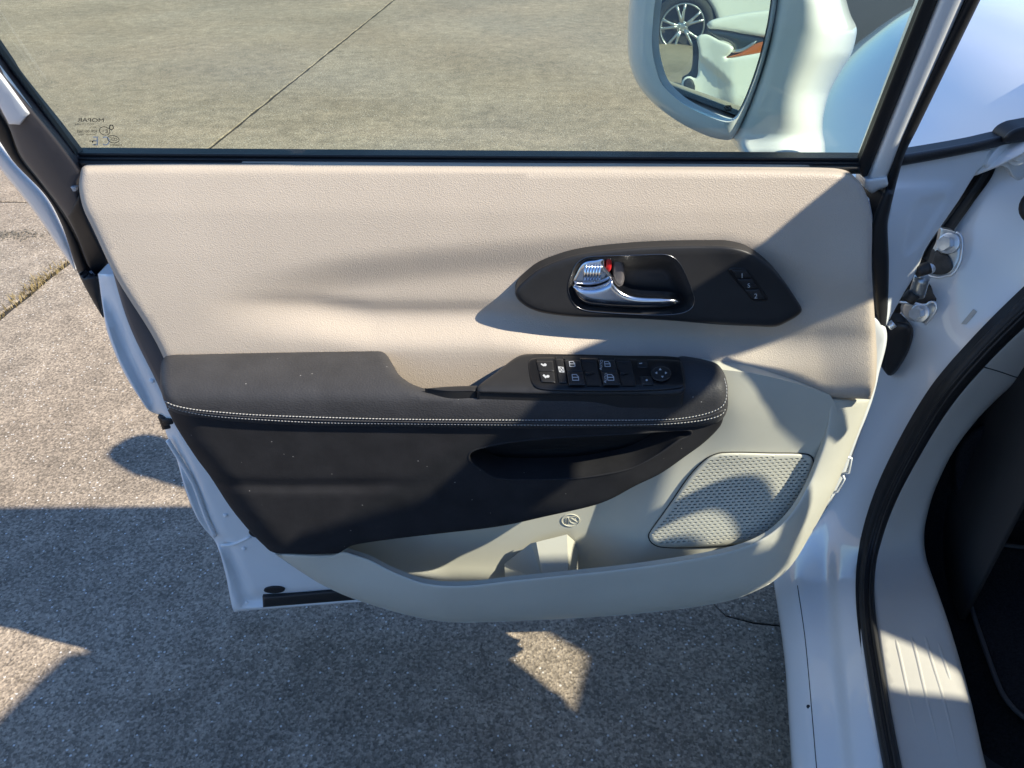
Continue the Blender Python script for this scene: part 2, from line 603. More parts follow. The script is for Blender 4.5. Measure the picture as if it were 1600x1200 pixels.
def concrete():
    m = bpy.data.materials.new('concrete'); m.use_nodes = True
    t = m.node_tree; b = t.nodes['Principled BSDF']; N = t.nodes.new; L = t.links.new
    b.inputs['Roughness'].default_value = .85
    b.inputs['Specular IOR Level'].default_value = .3
    co = N('ShaderNodeNewGeometry').outputs['Position']

    def noise(sc, det, ro=.6):
        n = N('ShaderNodeTexNoise'); n.inputs['Scale'].default_value = sc; n.inputs['Detail'].default_value = det
        n.inputs['Roughness'].default_value = ro; L(co, n.inputs['Vector']); return n.outputs['Fac']

    def rng_(v, a, b_, c, d):
        r = N('ShaderNodeMapRange'); r.inputs['From Min'].default_value = a; r.inputs['From Max'].default_value = b_
        r.inputs['To Min'].default_value = c; r.inputs['To Max'].default_value = d; L(v, r.inputs['Value']); return r.outputs['Result']

    def mul(a, c):
        k = N('ShaderNodeMath'); k.operation = 'MULTIPLY'; L(a, k.inputs[0]); L(c, k.inputs[1]); return k.outputs[0]
    big = rng_(noise(.9, 6), .3, .7, .80, 1.16)
    mid = rng_(noise(11, 5), .3, .7, .78, 1.22)
    fine = rng_(noise(120, 4, .7), .3, .7, .58, 1.42)
    vo = N('ShaderNodeTexVoronoi'); vo.inputs['Scale'].default_value = 205; L(co, vo.inputs['Vector'])
    sp = N('ShaderNodeSeparateColor'); L(vo.outputs['Color'], sp.inputs['Color'])
    st = rng_(sp.outputs['Red'], 0, 1, .60, 1.40)
    f = mul(mul(big, mid), mul(fine, st))
    ra = N('ShaderNodeMixRGB'); ra.inputs['Color1'].default_value = (.278, .228, .172, 1); ra.inputs['Color2'].default_value = (.288, .224, .160, 1)
    L(rng_(noise(.55, 3), .35, .65, 0, 1), ra.inputs['Fac'])
    sc = N('ShaderNodeVectorMath'); sc.operation = 'SCALE'; L(ra.outputs['Color'], sc.inputs[0]); L(f, sc.inputs['Scale'])
    # a few pale pebbles
    v2 = N('ShaderNodeTexVoronoi'); v2.inputs['Scale'].default_value = 105; L(co, v2.inputs['Vector'])
    lt = N('ShaderNodeMath'); lt.operation = 'LESS_THAN'; lt.inputs[1].default_value = .24; L(v2.outputs['Distance'], lt.inputs[0])
    s2 = N('ShaderNodeSeparateColor'); L(v2.outputs['Color'], s2.inputs['Color'])
    gt = N('ShaderNodeMath'); gt.operation = 'GREATER_THAN'; gt.inputs[1].default_value = .86; L(s2.outputs['Green'], gt.inputs[0])
    mm = mul(lt.outputs[0], gt.outputs[0])
    mc = N('ShaderNodeMixRGB'); mc.inputs['Color2'].default_value = (.62, .58, .52, 1); L(mm, mc.inputs['Fac']); L(sc.outputs['Vector'], mc.inputs['Color1'])
    L(mc.outputs['Color'], b.inputs['Base Color'])
    bp = N('ShaderNodeBump'); bp.inputs['Distance'].default_value = .0025; bp.inputs['Strength'].default_value = .5
    L(vo.outputs['Distance'], bp.inputs['Height'])
    bp2 = N('ShaderNodeBump'); bp2.inputs['Distance'].default_value = .003; bp2.inputs['Strength'].default_value = .5
    L(noise(70, 5, .7), bp2.inputs['Height']); L(bp.outputs['Normal'], bp2.inputs['Normal'])
    L(bp2.outputs['Normal'], b.inputs['Normal'])
    return m


M['concrete'] = concrete()

# ------------------------------------------------------------------ ground: slabs with open joints over soil
gr = mk('ground', [(-300, -300, -.006), (300, -300, -.006), (300, 300, -.006), (-300, 300, -.006)], [(0, 1, 2, 3)], M['soil'], None, smooth=False)
gr['kind'] = 'structure'


def jog(a, b, amp=.004, seed=0):
    r_ = random.Random(seed)
    a = np.array(a, float); b = np.array(b, float)
    n = max(2, int(np.linalg.norm(b - a) / .09)) if np.linalg.norm(b - a) < 30 else 20
    t = (b - a) / np.linalg.norm(b - a); q = np.array([-t[1], t[0]])
    return [tuple(a + (b - a) * i / n + q * (r_.uniform(-amp, amp) if 0 < i < n else 0)) for i in range(n)]


def slab(poly):
    n = len(poly)
    c = np.mean(poly, 0)
    top = [(x, y, 0) for x, y in poly]
    V = [(x, y, -.003) for x, y in poly]
    low = [(x, y, -.06) for x, y in poly]
    P = np.array(poly)
    d = (np.roll(P, -1, 0) - np.roll(P, 1, 0)); d /= np.linalg.norm(d, axis=1)[:, None] + 1e-9
    nn = np.stack([-d[:, 1], d[:, 0]], -1)
    ar = (P[:, 0] * np.roll(P[:, 1], -1) - P[:, 1] * np.roll(P[:, 0], -1)).sum()
    ins = P + nn * (.004 if ar > 0 else -.004)
    top = [(x, y, 0) for x, y in ins]
    Fc = [tuple(range(n))]
    for i in range(n):
        j = (i + 1) % n
        Fc.append((i, n + i, n + j, j)); Fc.append((n + i, 2 * n + i, 2 * n + j, n + j))
    Fc = [tuple(reversed(f)) if k else f for k, f in enumerate(Fc)]
    return mk('concrete_slab', top + V + low, Fc, M['concrete'], gr, smooth=False)


J = lambda y: -1.80 + .079 * (y - 2.4)          # the long joint seen left of and behind the door
g_ = .011
xs = [lambda y: J(y) - 10, lambda y: J(y) - 5, J, lambda y: J(y) + 6, lambda y: J(y) + 11]
ysL = [-14, -6, -1.6, 3.42, 9.9, 16, 24]
ysR = [-14, -5, 10.6, 16.5, 24]
for ci in range(4):
    ys = ysR if ci == 2 else ysL
    for ri in range(len(ys) - 1):
        y0, y1 = ys[ri] + g_, ys[ri + 1] - g_
        fa, fb = xs[ci], xs[ci + 1]
        A = (fa(y0) + g_, y0); B = (fb(y0) - g_, y0); C_ = (fb(y1) - g_, y1); D = (fa(y1) + g_, y1)
        if ci == 2 and ri == 1:
            # cracked slab: the crack that comes out from under the car
            crk = [(4.0, 1.55), (2.6, 1.2), (1.4, 1.12), (.95, 1.06), (.74, 1.03), (.60, 1.045), (.52, 1.06), (.455, 1.075), (.44, 1.12), (.42, 1.2),
                   (.33, 1.34), (.2, 1.75), (.05, 2.3), (-.3, 2.9), (-.9, 3.3), (-1.3, 3.45)]
            crk = [(p[0] + random.uniform(-.006, .006), p[1] + random.uniform(-.006, .006)) for p in spline(crk, False, .07)]
            crk = [(fb(1.6) - g_, 1.6)] + crk + [(fa(3.5) + g_, 3.5)]
            w = [.0008 + .0030 * random.random() * (1 if .3 < p[0] < .8 else .35) for p in crk]
            up_ = [(x, y + q) for (x, y), q in zip(crk, w)]
            dn_ = [(x, y - q) for (x, y), q in zip(crk, w)]
            slab(jog(A, B, .004, 1) + [B] + dn_ + [tuple(p) for p in jog((fa(3.5) + g_, 3.49), A, .004, 3)][1:])
            slab([up_[-1]] + up_[::-1][1:] + jog((fb(1.6) - g_, 1.62), C_, .004, 4)[1:] + jog(C_, D, .004, 5) + jog(D, (fa(3.5) + g_, 3.52), .004, 6))
        else:
            k = ci * 10 + ri
            slab(jog(A, B, .006, k) + jog(B, C_, .005, k + 100) + jog(C_, D, .006, k + 200) + jog(D, A, .005, k + 300))

asp = mk('dark_ground', [(2.3, 5.2, .004), (30, 4.2, .004), (30, 40, .004), (2.9, 40, .004)], [(0, 1, 2, 3)], mat('dark_ground', (.026, .028, .032), .8, grain=[('n', 160, .004, .8)], mottle=(60, .35, 5)), None, smooth=False)  # dark ground sheet laid just above the slabs
asp['kind'] = 'structure'

# dry weeds in the joint and loose grit where a corner broke away
parts = []
for i in range(420):
    y = random.gauss(2.60, .10) if i < 240 else random.uniform(1.9, 3.3)
    x = J(y) + random.gauss(0, .006 if i >= 240 else .013) - (.02 * random.random() if i < 240 else 0)
    h = random.uniform(.006, .03) if i < 240 else random.uniform(.003, .012)
    a = random.uniform(0, 6.3); l = random.uniform(.005, .035) * (1 if i < 240 else .5)
    p0 = np.array([x, y, -.01]); p1 = p0 + [math.cos(a) * l, math.sin(a) * l, h + .01]; q = np.array([-math.sin(a), math.cos(a), 0]) * .0014
    mid_ = (p0 + p1) / 2 + [0, 0, h * .25]
    parts.append(([p0 - q, p0 + q, mid_ + q, mid_ - q, p1], [(0, 1, 2, 3), (3, 2, 4)]))
V, Fc = join(parts)
o = mk('dry_weeds', V, Fc, M['straw'], None, smooth=False)
o['label'] = 'dry straw coloured weeds sprouting from the joint in the concrete'; o['category'] = 'weeds'; o['kind'] = 'stuff'
M['grit'] = mat('grit', (.12, .105, .085), .9, mottle=(50, .6, 4))
parts = []
for i in range(500):
    x = random.gauss(-2.22, .12); y = random.gauss(3.05, .022)
    r_ = random.uniform(.002, .007)
    c = np.array([x, y, r_ * .2])
    d = rng.normal(size=(6, 3)) * .25 + np.array([[1, 0, 0], [-1, 0, 0], [0, 1, 0], [0, -1, 0], [0, 0, .7], [0, 0, -.7]])
    parts.append((c + d * r_, [(0, 2, 4), (2, 1, 4), (1, 3, 4), (3, 0, 4), (2, 0, 5), (1, 2, 5), (3, 1, 5), (0, 3, 5)]))
V, Fc = join(parts)
o = mk('loose_grit', V, Fc, M['grit'], None, smooth=False)
o['label'] = 'patch of dark loose grit on the broken concrete at left'; o['category'] = 'grit'; o['kind'] = 'stuff'

# ------------------------------------------------------------------ the open door
door = thing('car_door', 'open white minivan front door, inner side with beige and black trim facing the camera', 'car door', (0, .95, .24))


def gplane(px, py):
    """leaning plane of the door glass: Y = .938 - .40 (z - 1.05)"""
    d = rays(px, py)
    k = d[..., 2] / d[..., 1]
    return (.938 - .40 * (CZ - 1.05)) / (1 + .40 * k)


def goff(a):
    return lambda x, y: gplane(x, y) + a


# painted shell -----------------------------------------------------------
shell = [(153, 428, 'c'), (182, 426, 'c'), (400, 420, 'c'), (1150, 420, 'c'), (1375, 500), (1372, 590), (1340, 690), (1312, 760), (1250, 850), (1170, 915, 'c'),
         (547, 941.5, 'c'), (366, 956, 'c'), (363, 950), (351, 892), (337, 848), (319, 826), (307, 808), (291, 770), (275, 715), (259, 676, 'c'), (254, 650, 'c'), (232, 641),
         (220, 625), (200, 594), (182, 558), (167, 517), (162, 490)]
shellY = lambda x, y: .925 + .035 * sm((y - 600) / 350) * 0 - .010 * sm((seg_dist(np.stack([x, y], -1), np.array([(150, 420), (200, 560), (250, 655), (300, 753), (322, 810), (338, 842), (353, 853), (372, 900), (386, 937), (700, 925)], float), False) - 3) / 10) * (x < 700)
panel('door_shell', shell, shellY, M['inner'], door, r=5, rd=.008, back=.10, step=8, cap=True)
# outer skin that shows as a second flange along the rear edge
skin = [(125, 420, 'c'), (400, 420, 'c'), (1160, 420, 'c'), (1340, 430), (1335, 600), (1300, 690), (1240, 800), (1150, 880, 'c'), (560, 925, 'c'), (372, 945, 'c'), (352, 880), (335, 838), (312, 812), (297, 780),
        (280, 715), (262, 660), (236, 634), (206, 592), (187, 555), (170, 505), (150, 470)]
panel('outer_skin', skin, 1.03, M['paint'], door, r=8, rd=.02, back=.02, step=20, cap=True)
tube('crease', [tuple(U(x, y, .918)) for x, y in spline([(262, 688), (287, 728), (303, 757), (322, 808), (336, 838)], False, 6)], .0035, M['inner'], door)
tube('crease', [tuple(U(x, y, .9155)) for x, y in spline([(346, 852), (365, 850), (392, 838)], False, 6)], .003, M['inner'], door)
# shadow gap, latch, plugs, sill strip
panel('latch', [(246, 651, 'c'), (272, 649, 'c'), (280, 667, 'c'), (254, 672, 'c')], .918, M['dplast'], door, r=3, rd=.004, back=.03, step=6)
panel('latch_claw', [(252, 655, 'c'), (268, 653, 'c'), (272, 662, 'c'), (256, 666, 'c')], .913, M['rubber'], door, r=2, rd=.003, back=.012, step=6)
panel('plug', circ(428.5, 922, 16.5, 5.2, 22, -2), .9115, M['rubber'], door, r=2.5, rd=.001, back=.01, step=4)
panel('plug', circ(397, 834, 9, 5, 18, 25), .912, M['rubber'], door, r=2, rd=.001, back=.01, step=4)
panel('sill_strip', [(410, 932, 'c'), (503, 924, 'c'), (600, 916, 'c'), (620, 934, 'c'), (547, 938, 'c'), (411, 949, 'c')], .9095, M['rubber'], door, r=5, rd=.006, back=.012, step=8)
for q in ((352, 805, 4), (381, 857, 4), (386, 941, 3), (237, 595, 4)):
    V, Fc = disc_geo(U(q[0], q[1], .9145), (0, -1, .3), q[2] / F * 1.1, .002, 12)
    mk('screw_head', V, Fc, M['inner'], door)

# belt, glass, frame ------------------------------------------------------
panel('door_window', [(112, 252, 'c'), (1350, 258, 'c'), (1452, -10, 'c'), (2026, -1485, 'c'), (-1160, -1485, 'c'), (-5, 75, 'c')], goff(.012), M['glass'], door, r=0, rd=0, back=0, step=90, bstep=60)
for i, (ya, yb, off, mm) in enumerate([(235.5, 244, .006, 'rubber'), (243, 250, -.003, 'rubber'), (249.5, 262, -.014, 'rubber')]):
    x0 = 112 + i * 5
    panel('belt_seal', [(x0, ya + 3, 'c'), (600, ya + 6.5), (1000, ya + 9), (1350 - i * 3, ya + 11, 'c'), (1352 - i * 4, yb + 10, 'c'), (1000, yb + 8), (600, yb + 5.5), (x0 + 6, yb + 2, 'c')],
          goff(off), M[mm], door, r=4, rd=.005, back=.02, step=12)
# rear frame: black channel, grey cover, weatherstrip, outer paint
ext = lambda x, y, dy, k: (x + dy * k, y + dy, 'c')
panel('window_channel', [(117, 236, 'c'), (129, 262, 'c'), ext(129, 262, -1760, .752), ext(115, 235, -1730, .742)], goff(-.002), M['rubber'], door, r=3, rd=.004, back=.006, step=40, bstep=10)
cover = [(0, 104, 'c'), (10, 120), (127, 268), (121, 285), (122, 300), (130, 325), (145, 358), (180, 428, 'c'), (152, 431), (140, 419), (133, 404), (121, 372), (100, 333), (60, 279), (32, 242), (13, 196), (0, 172, 'c'),
         (-60, 85, 'c'), (-1200, -1460, 'c'), (-1130, -1500, 'c')]
coverY = lambda x, y: gplane(x, y) - .022 + .018 * sm((y - 300) / 130) + .012 * sm(((x - 60) * -.8 + (y - 200) * .55 - 20) / 30)
panel('pillar_cover', cover, coverY, M['grey'], door, r=7, rd=.010, back=.03, step=12)
# lower triangular continuation is darker
panel('pillar_cover_end', [(124, 303, 'c'), (145, 358), (180, 428, 'c'), (153, 431), (141, 420), (134, 404), (122, 372), (106, 338, 'c')], lambda x, y: coverY(x, y) - .004, M['rubber'], door, r=6, rd=.006, back=.02, step=9)
panel('pillar_band', [(0, 118, 'c'), (45, 178, 'c'), (31, 195, 'c'), (14, 194, 'c'), (0, 168, 'c'), (-60, 80, 'c'), (-60, 40, 'c')], lambda x, y: coverY(x, y) - .006, M['paint'], door, label='white band above the dark pillar cover', r=3, rd=.003, back=.012, step=9)  # white piece lying on the upper part of the cover
strip = [(-40, 120, 'c'), (13, 193), (32, 242), (60, 279), (100, 335), (121, 374), (133, 405), (142, 421), (153, 432), (158, 470), (161, 497, 'c'), (143, 467), (125, 433), (117, 413), (97, 353), (72, 307), (23, 255), (0, 222), (-40, 160, 'c'),
         (-1190, -1400, 'c'), (-1210, -1460, 'c')]
panel('weatherstrip', strip, lambda x, y: np.where(y < 430, gplane(x, y) + .012, .95), M['rubber'], door, r=9, rd=.012, back=.02, step=12)
outer = [(0, 224, 'c'), (24, 254), (72, 306), (97, 352), (113, 392), (119, 425, 'c'), (100, 398), (50, 326), (0, 264, 'c'), (-40, 214, 'c'), (-1190, -1310, 'c'), (-1210, -1400, 'c'), (-40, 172, 'c')]
panel('outer_frame', outer, lambda x, y: gplane(x, y) + .05, M['paint'], door, r=10, rd=.02, back=.03, step=14)
panel('frame_clip', [(110, 292, 'c'), (119, 292, 'c'), (118, 299, 'c'), (114, 299, 'c')], lambda x, y: coverY(x, y) - .006, M['print'], door, r=1.5, rd=.002, back=.006, step=4)
# front frame: channel, painted bar, rubber
panel('window_channel', [(1338, 262, 'c'), (1352, 283, 'c'), ext(1352, 283, -1780, -.402), ext(1347, 256, -1750, -.390)], goff(-.003), M['rubber'], door, r=5, rd=.006, back=.008, step=40, bstep=10)
panel('frame_bar', [(1354, 284, 'c'), (1383, 283, 'c'), ext(1383, 283, -1790, -.437), ext(1354, 284, -1785, -.400)], goff(-.012), M['inner'], door, r=9, rd=.012, back=.05, step=40, bstep=10)
panel('frame_foot', [(1352, 280, 'c'), (1386, 276, 'c'), (1387, 290), (1372, 297), (1362, 302), (1350, 292, 'c')], goff(-.016), M['inner'], door, r=5, rd=.006, back=.03, step=7)
panel('weatherstrip', [(1385, 285), (1360, 360), (1361, 417), (1366, 483), (1371, 527, 'c'), (1383, 522, 'c'), (1387, 483), (1389, 407), (1387, 350), (1391, 327), (1413, 244), (1434, 200), (1532, 0, 'c'), (1700, -343, 'c'), (2215, -1450, 'c'), (2170, -1450, 'c'), (1509, 0, 'c'), (1408, 208)],
      lambda x, y: np.where(y < 300, gplane(x, y) - .010, .925), M['rubber'], door, r=8, rd=.012, back=.06, step=14)
panel('edge_flange', [(1358, 310, 'c'), (1364, 345), (1361, 417), (1366, 483), (1369, 527), (1367, 540, 'c'), (1350, 520, 'c'), (1345, 320, 'c')], .935, M['inner'], door, r=3, rd=.004, back=.05, step=9)
panel('top_frame', [(-1210, -1440, 'c'), (2230, -1420, 'c'), (2230, -1560, 'c'), (-1210, -1580, 'c')], goff(-.01), M['rubber'], door, r=10, rd=.01, back=.06, step=60, bstep=30)

# etched marks in the rear lower corner of the glass, read from outside
E_ = goff(.0110)
ink = [text_geo('MOPAR', 142, 188, 6.3, E_, mirror=True, wide=1.45, rot=1), text_geo('DOT 177 M84', 132, 194.4, 3, E_, mirror=True, wide=1.2),
       text_geo('AS2 21', 145, 199, 2.8, E_, mirror=True), text_geo('43R-001565', 136, 205.4, 4.4, E_, mirror=True, wide=1.1), text_geo('TRANSP. MIN', 137, 210.6, 3.2, E_, mirror=True, wide=1.1),
       text_geo('E', 166.5, 205, 6.5, E_, mirror=True), text_geo('1', 161, 205, 4.4, E_, mirror=True), text_geo('C', 173, 217, 5, E_, mirror=True), text_geo('C', 177, 217.5, 5, E_, mirror=True), text_geo('C', 181, 218, 5, E_, mirror=True),
       text_geo('E000001', 181, 227, 3.8, E_, mirror=True, wide=1.05),
       line_geo(circ(163.5, 204.6, 8.3, 6.3, 24, 18), .9, E_, True), line_geo(circ(177, 217.5, 9.2, 5.6, 24, 10), .9, E_, True),
       poly_geo([(139, 220), (150.5, 220), (150.5, 221), (146, 221), (144.6, 223.6), (143.2, 221), (139, 221)], E_), poly_geo([(146.5, 227), (149.5, 227), (148.4, 224.5)], E_),
       text_geo('E13 XXX 01', 147, 232.5, 2.6, E_, mirror=True, wide=1.2), text_geo('2', 97, 193.5, 3.5, E_, mirror=True)]
st_ = []
for k in range(5):
    for rr, da in ((4.6, -26), (4.6, 26), (1.2, 0)):
        pass
penta = circ(174, 199, 4.6, 3.6, 10, -90)
star = np.array([p if i % 2 == 0 else (np.array([174, 199]) + (p - [174, 199]) * .42) for i, p in enumerate(penta)])
ink.append(line_geo(circ(174, 199, 4.2, 3.5, 5, 90), 1.4, E_, True))
V, Fc = join(ink)
mk('etched_marks', V, Fc, M['ink'], door, smooth=False, label='small dark mirrored lettering etched in the glass corner')
V, Fc = join([text_geo('C', 166, 221, 15, E_, mirror=True, wide=.85), text_geo('E', 149.5, 221, 15, E_, mirror=True, wide=1.0)])
mk('etched_marks', V, Fc, M['frost'], door, smooth=False, label='pale mirrored CE letters etched in the glass corner')

# beige upper trim --------------------------------------------------------
c1x = [250, 370, 444, 536, 652, 768, 860, 1000, 1130, 1210, 1290]; c1y = [470, 440, 428, 412, 398, 389, 382, 376, 378, 396, 440]
c2x = [300, 490, 583, 675, 768, 814, 900, 1050, 1250, 1400]; c2y = [462, 467, 477, 478, 477, 481, 497, 508, 516, 520]


def trimY(px, py):
    b = np.interp(py, [250, 270, 330, 400, 470, 550, 640], [.914, .906, .892, .880, .869, .857, .846])
    b = b + .004 * np.cos((px - 700) / 700)
    a = sm((px - 300) / 260) * (1 - .65 * sm((px - 1180) / 130))
    k1 = np.interp(px, c1x, c1y); k2 = np.interp(px, c2x, c2y)
    b = b + a * (.0125 * sm((py - (k1 - 16)) / 62) + .0062 * sm((py - (k2 - 10)) / 20) - .0188 * sm((py - (k2 + 10)) / 62))
    # raised border along the front edge
    b = b - .010 * sm((px - (1255 + .12 * (py - 400))) / 95) * sm((py - 300) / 160)
    return b


trim = [(126, 268), (128, 262), (136, 258), (400, 257), (800, 260), (1000, 261.5), (1200, 264), (1300, 266.5), (1322, 270), (1336, 277), (1348, 292), (1358, 317), (1362.5, 345), (1362, 417), (1367, 500), (1370, 550), (1369.5, 583), (1367, 603), (1360, 624, 'c'),
        (1296, 621, 'c'), (1240, 601), (1180, 587), (1132, 581, 'c'), (1080, 640, 'c'), (270, 640, 'c'), (255, 558), (180, 431), (145, 357), (130, 325), (123.5, 292)]
panel('trim_edge', [(176, 424, 'c'), (190, 430, 'c'), (270, 570, 'c'), (262, 640, 'c'), (248, 604), (210, 527), (193, 483)], .9, M['grey'], door, r=6, rd=.01, back=.02, step=9)

# lower pale plastic: inner wall with map pocket --------------------------
spkY = tps([(1133, 581, .842), (1296, 621, .852), (1290, 690, .858), (1150, 640, .838), (1110, 715, .848), (1260, 715, .862), (1015, 840, .842), (1090, 860, .835), (1245, 800, .852), (1200, 840, .838), (1180, 780, .85)])


rimY = tps([(440, 872, .822), (535, 864, .815), (540, 930, .805), (620, 900, .795), (700, 925, .783), (700, 970, .795), (860, 905, .778), (900, 960, .788), (1032, 885, .785), (1100, 940, .795), (1168, 858, .797), (1200, 905, .808), (1237, 805, .815),
            (1270, 835, .828), (1270, 740, .838), (1310, 770, .842), (1290, 690, .848), (1335, 690, .858), (1296, 625, .852), (1357, 630, .868)])


def lowY(px, py):
    back_ = .885 + 0 * px
    flo = yz(py, .335)
    binY = smin(back_, flo, .03)
    # left end wall of the pocket curls towards the camera
    binY = binY - .03 * (1 - sm((px - 500 - (py - 850) * 1.3) / 140))
    binY = np.maximum(binY, rimY(px, py) + .014)
    t = sm((px - 915 + (py - 830) * .35) / 110)
    return binY * (1 - t) + spkY(px, py) * t


panel('lower_trim', [(470, 838, 'c'), (605, 828), (780, 806), (930, 776), (1000, 740), (1075, 697), (1112, 655), (1100, 572, 'c'), (1132, 578, 'c'), (1180, 584), (1240, 598), (1297, 617, 'c'), (1308, 640), (1300, 720), (1280, 790), (1240, 850), (1150, 890), (1000, 915), (800, 925), (640, 920), (560, 890), (480, 860, 'c')],
      lowY, M['plastic'], door, r=0, rd=0, back=.02, step=8)
# divider block standing in the pocket
A = U([838, 886, 887, 847, 788, 830, 843, 790], [845, 834, 900, 906, 880, 846, 908, 911], [.842, .842, .822, .822, .874, .872, .826, .838])
blk = np.array([U(832, 846, .870), U(884, 834, .862), U(888, 905, .823), U(850, 912, .820), U(789, 880, .878), U(790, 915, .842)])
V = np.array([U(788, 881, .876), U(829, 849, .872), U(845, 909, .824), U(790, 913, .838), U(838, 847, .862), U(886, 835, .866), U(888, 905, .822), U(850, 912, .820), U(903, 850, .888), U(903, 905, .85)])
mk('pocket_divider', V, [(0, 1, 2, 3), (1, 4, 7, 2), (4, 5, 6, 7), (5, 8, 9, 6)], M['plastic'], door, smooth=False)
# moulded no-bottle mark
mk('moulded_mark', *join([tube_geo([U(x, y, lowY(np.array([x]), np.array([y]))[0] - .0005) for x, y in circ(891.5, 813, 14, 9.3, 26)], .0009, 6, closed=True),
                          tube_geo([U(x, y, lowY(np.array([x]), np.array([y]))[0] - .0005) for x, y in circ(897, 812.5, 7.5, 5.4, 20)], .0007, 6, closed=True),
                          tube_geo([U(x, y, lowY(np.array([x]), np.array([y]))[0] - .0005) for x, y in ((884, 818), (884, 810), (888, 808), (888, 818))], .0008, 6),
                          tube_geo([U(x, y, lowY(np.array([x]), np.array([y]))[0] - .0005) for x, y in ((892, 809.5), (902, 815.5))], .0008, 6),
                          tube_geo([U(x, y, lowY(np.array([x]), np.array([y]))[0] - .0005) for x, y in ((895, 815), (899, 810))], .0007, 6)]), M['plastic'], door)

rim = [(430, 866, 'c'), (520, 866), (537, 861), (556, 866), (579, 874), (606, 888), (636, 901), (664, 910), (698, 914), (741, 913), (791, 907), (859, 900), (960, 889.5), (1032, 880), (1109, 867), (1168, 851.5), (1206, 831), (1238, 798), (1262, 757), (1276, 722), (1287, 690), (1294, 655), (1296.5, 623, 'c'),
       (1359, 625, 'c'), (1352, 645), (1334, 693), (1322, 722), (1303, 767), (1288, 797), (1264, 840), (1237, 883), (1206, 910), (1168, 929), (1129, 941), (1051, 953), (935, 964), (780, 971.5), (700, 972), (640, 962), (580, 945), (540, 931), (500, 912), (465, 890)]
outl = spline(rim, True, 6)
lowedge = np.array([p for p in outl if True])


def rimD(px, py):
    P = np.stack([px, py], -1)
    oe = np.array([(440, 872), (465, 890), (500, 912), (540, 931), (580, 945), (640, 962), (700, 972), (780, 971), (935, 964), (1051, 953), (1129, 941), (1168, 929), (1206, 910), (1237, 883), (1264, 840), (1303, 767), (1334, 693), (1359, 625)], float)
    d = seg_dist(P, oe, False)
    q = np.clip(1 - d / 34, 0, 1)
    return rimY(px, py) + .022 * (1 - np.sqrt(np.clip(1 - q * q, 0, 1)))


panel('pocket_rim', rim, rimD, M['plastic'], door, r=6, rd=.005, back=.007, step=7)

# speaker grille with real slots ------------------------------------------
spk = [(1109, 713), (1129, 708), (1206, 708), (1258, 710), (1270, 716), (1270, 728), (1241, 771), (1245, 800)]
spk = [(1094, 726), (1109, 714), (1129, 708), (1206, 708.5), (1258, 710), (1269, 716), (1270, 728), (1259, 771), (1245, 805), (1226, 827), (1187, 843), (1148, 851), (1090, 855), (1034, 854.5), (1019, 848), (1014, 838), (1017, 830), (1032, 809), (1051, 782), (1075, 747)]
spo = spline(spk, True, 5)
cx_, cy_ = spo.mean(0)
sp_in = spo + (np.array([cx_, cy_]) - spo) * .03
slots = []
row = 0; y = 690.
while y < 870:
    x = 1000. + (row % 2) * 4.3
    while x < 1290:
        c = np.array([x, y - (x - 1140) * .06])
        pts = np.array([c]); inn = inside(pts, spo)[0]
        if inn and seg_dist(pts, spo)[0] > 5.5:
            hx, hy = 3.1, 1.0
            slots.append(np.array([(c[0] - hx, c[1] + .15), (c[0] - hx * .6, c[1] - hy), (c[0] + hx * .7, c[1] - hy - .1), (c[0] + hx, c[1] - .15), (c[0] + hx * .6, c[1] + hy), (c[0] - hx * .7, c[1] + hy + .1)]))
        x += 8.6
    y += 4.75; row += 1
M['dark'] = mat('speaker_cloth', (.012, .012, .013), .9)
panel('speaker_grille', spk, lambda x, y: spkY(x, y) - .006, M['plastic'], door, r=6, rd=.0045, back=.01, step=12, holes=slots, hwall=.003)
panel('speaker_cloth', spo + (np.array([cx_, cy_]) - spo) * .02, lambda x, y: spkY(x, y) - .0022, M['dark'], door, r=0, rd=0, back=0, step=14)
tube('speaker_gap', [U(x, y, spkY(np.array([x]), np.array([y]))[0] - .0012) for x, y in spo + (spo - np.array([cx_, cy_])) * .006], .0010, M['dark'], door, closed=True, seg=6)
mk('clip', *join([tube_geo([U(*p) for p in ((1318, 712, .90), (1330, 716, .90), (1326, 738, .90), (1312, 742, .90))], .0025, 6), tube_geo([U(*p) for p in ((1316, 742, .90), (1319, 748, .90), (1308, 768, .90), (1298, 770, .90))], .0025, 6)]), M['inner'], door)

# black lower panel with pull pocket ---------------------------------------
pocket = spline([(733, 712), (760, 698), (820, 688), (900, 682), (980, 678), (1062, 672), (1080, 676), (1060, 688), (1028, 710), (990, 730), (950, 740), (900, 747), (850, 749), (800, 749), (775, 746), (755, 735)], True, 4)


def blkY(px, py):
    b = np.interp(py, [600, 664, 740, 865], [.779, .780, .779, .780]) + .018 * sm((px - 950) / 180)
    fade = 1 - sm((px - 520) / 190)
    cr = 752 + .00012 * (px - 470) ** 2 * -1 + 3
    b = b + fade * .0055 * sm((py - (cr - 8)) / 12) - fade * .0045 * sm((py - (cr + 4)) / 14)
    # left edge rolls back
    le = np.interp(py, [600, 650, 690, 720, 745, 793, 831, 854], [252, 266, 283, 308, 328, 360, 391, 414])
    q = np.clip(1 - (px - le) / 46, 0, 1)
    return b + .030 * (1 - np.sqrt(np.clip(1 - q * q, 0, 1)))


def pk_in(q):
    t = np.roll(pocket, -1, 0) - np.roll(pocket, 1, 0)
    n = np.stack([-t[:, 1], t[:, 0]], -1); n /= np.linalg.norm(n, axis=1)[:, None] + 1e-9
    if not inside(pocket[:1] + n[:1] * 1.5, pocket)[0]:
        n = -n
    r = pocket + n * q
    k = (seg_dist(r, pocket) > q * .92) & (inside(r, pocket) if q else np.ones(len(r), bool))
    return r[k]


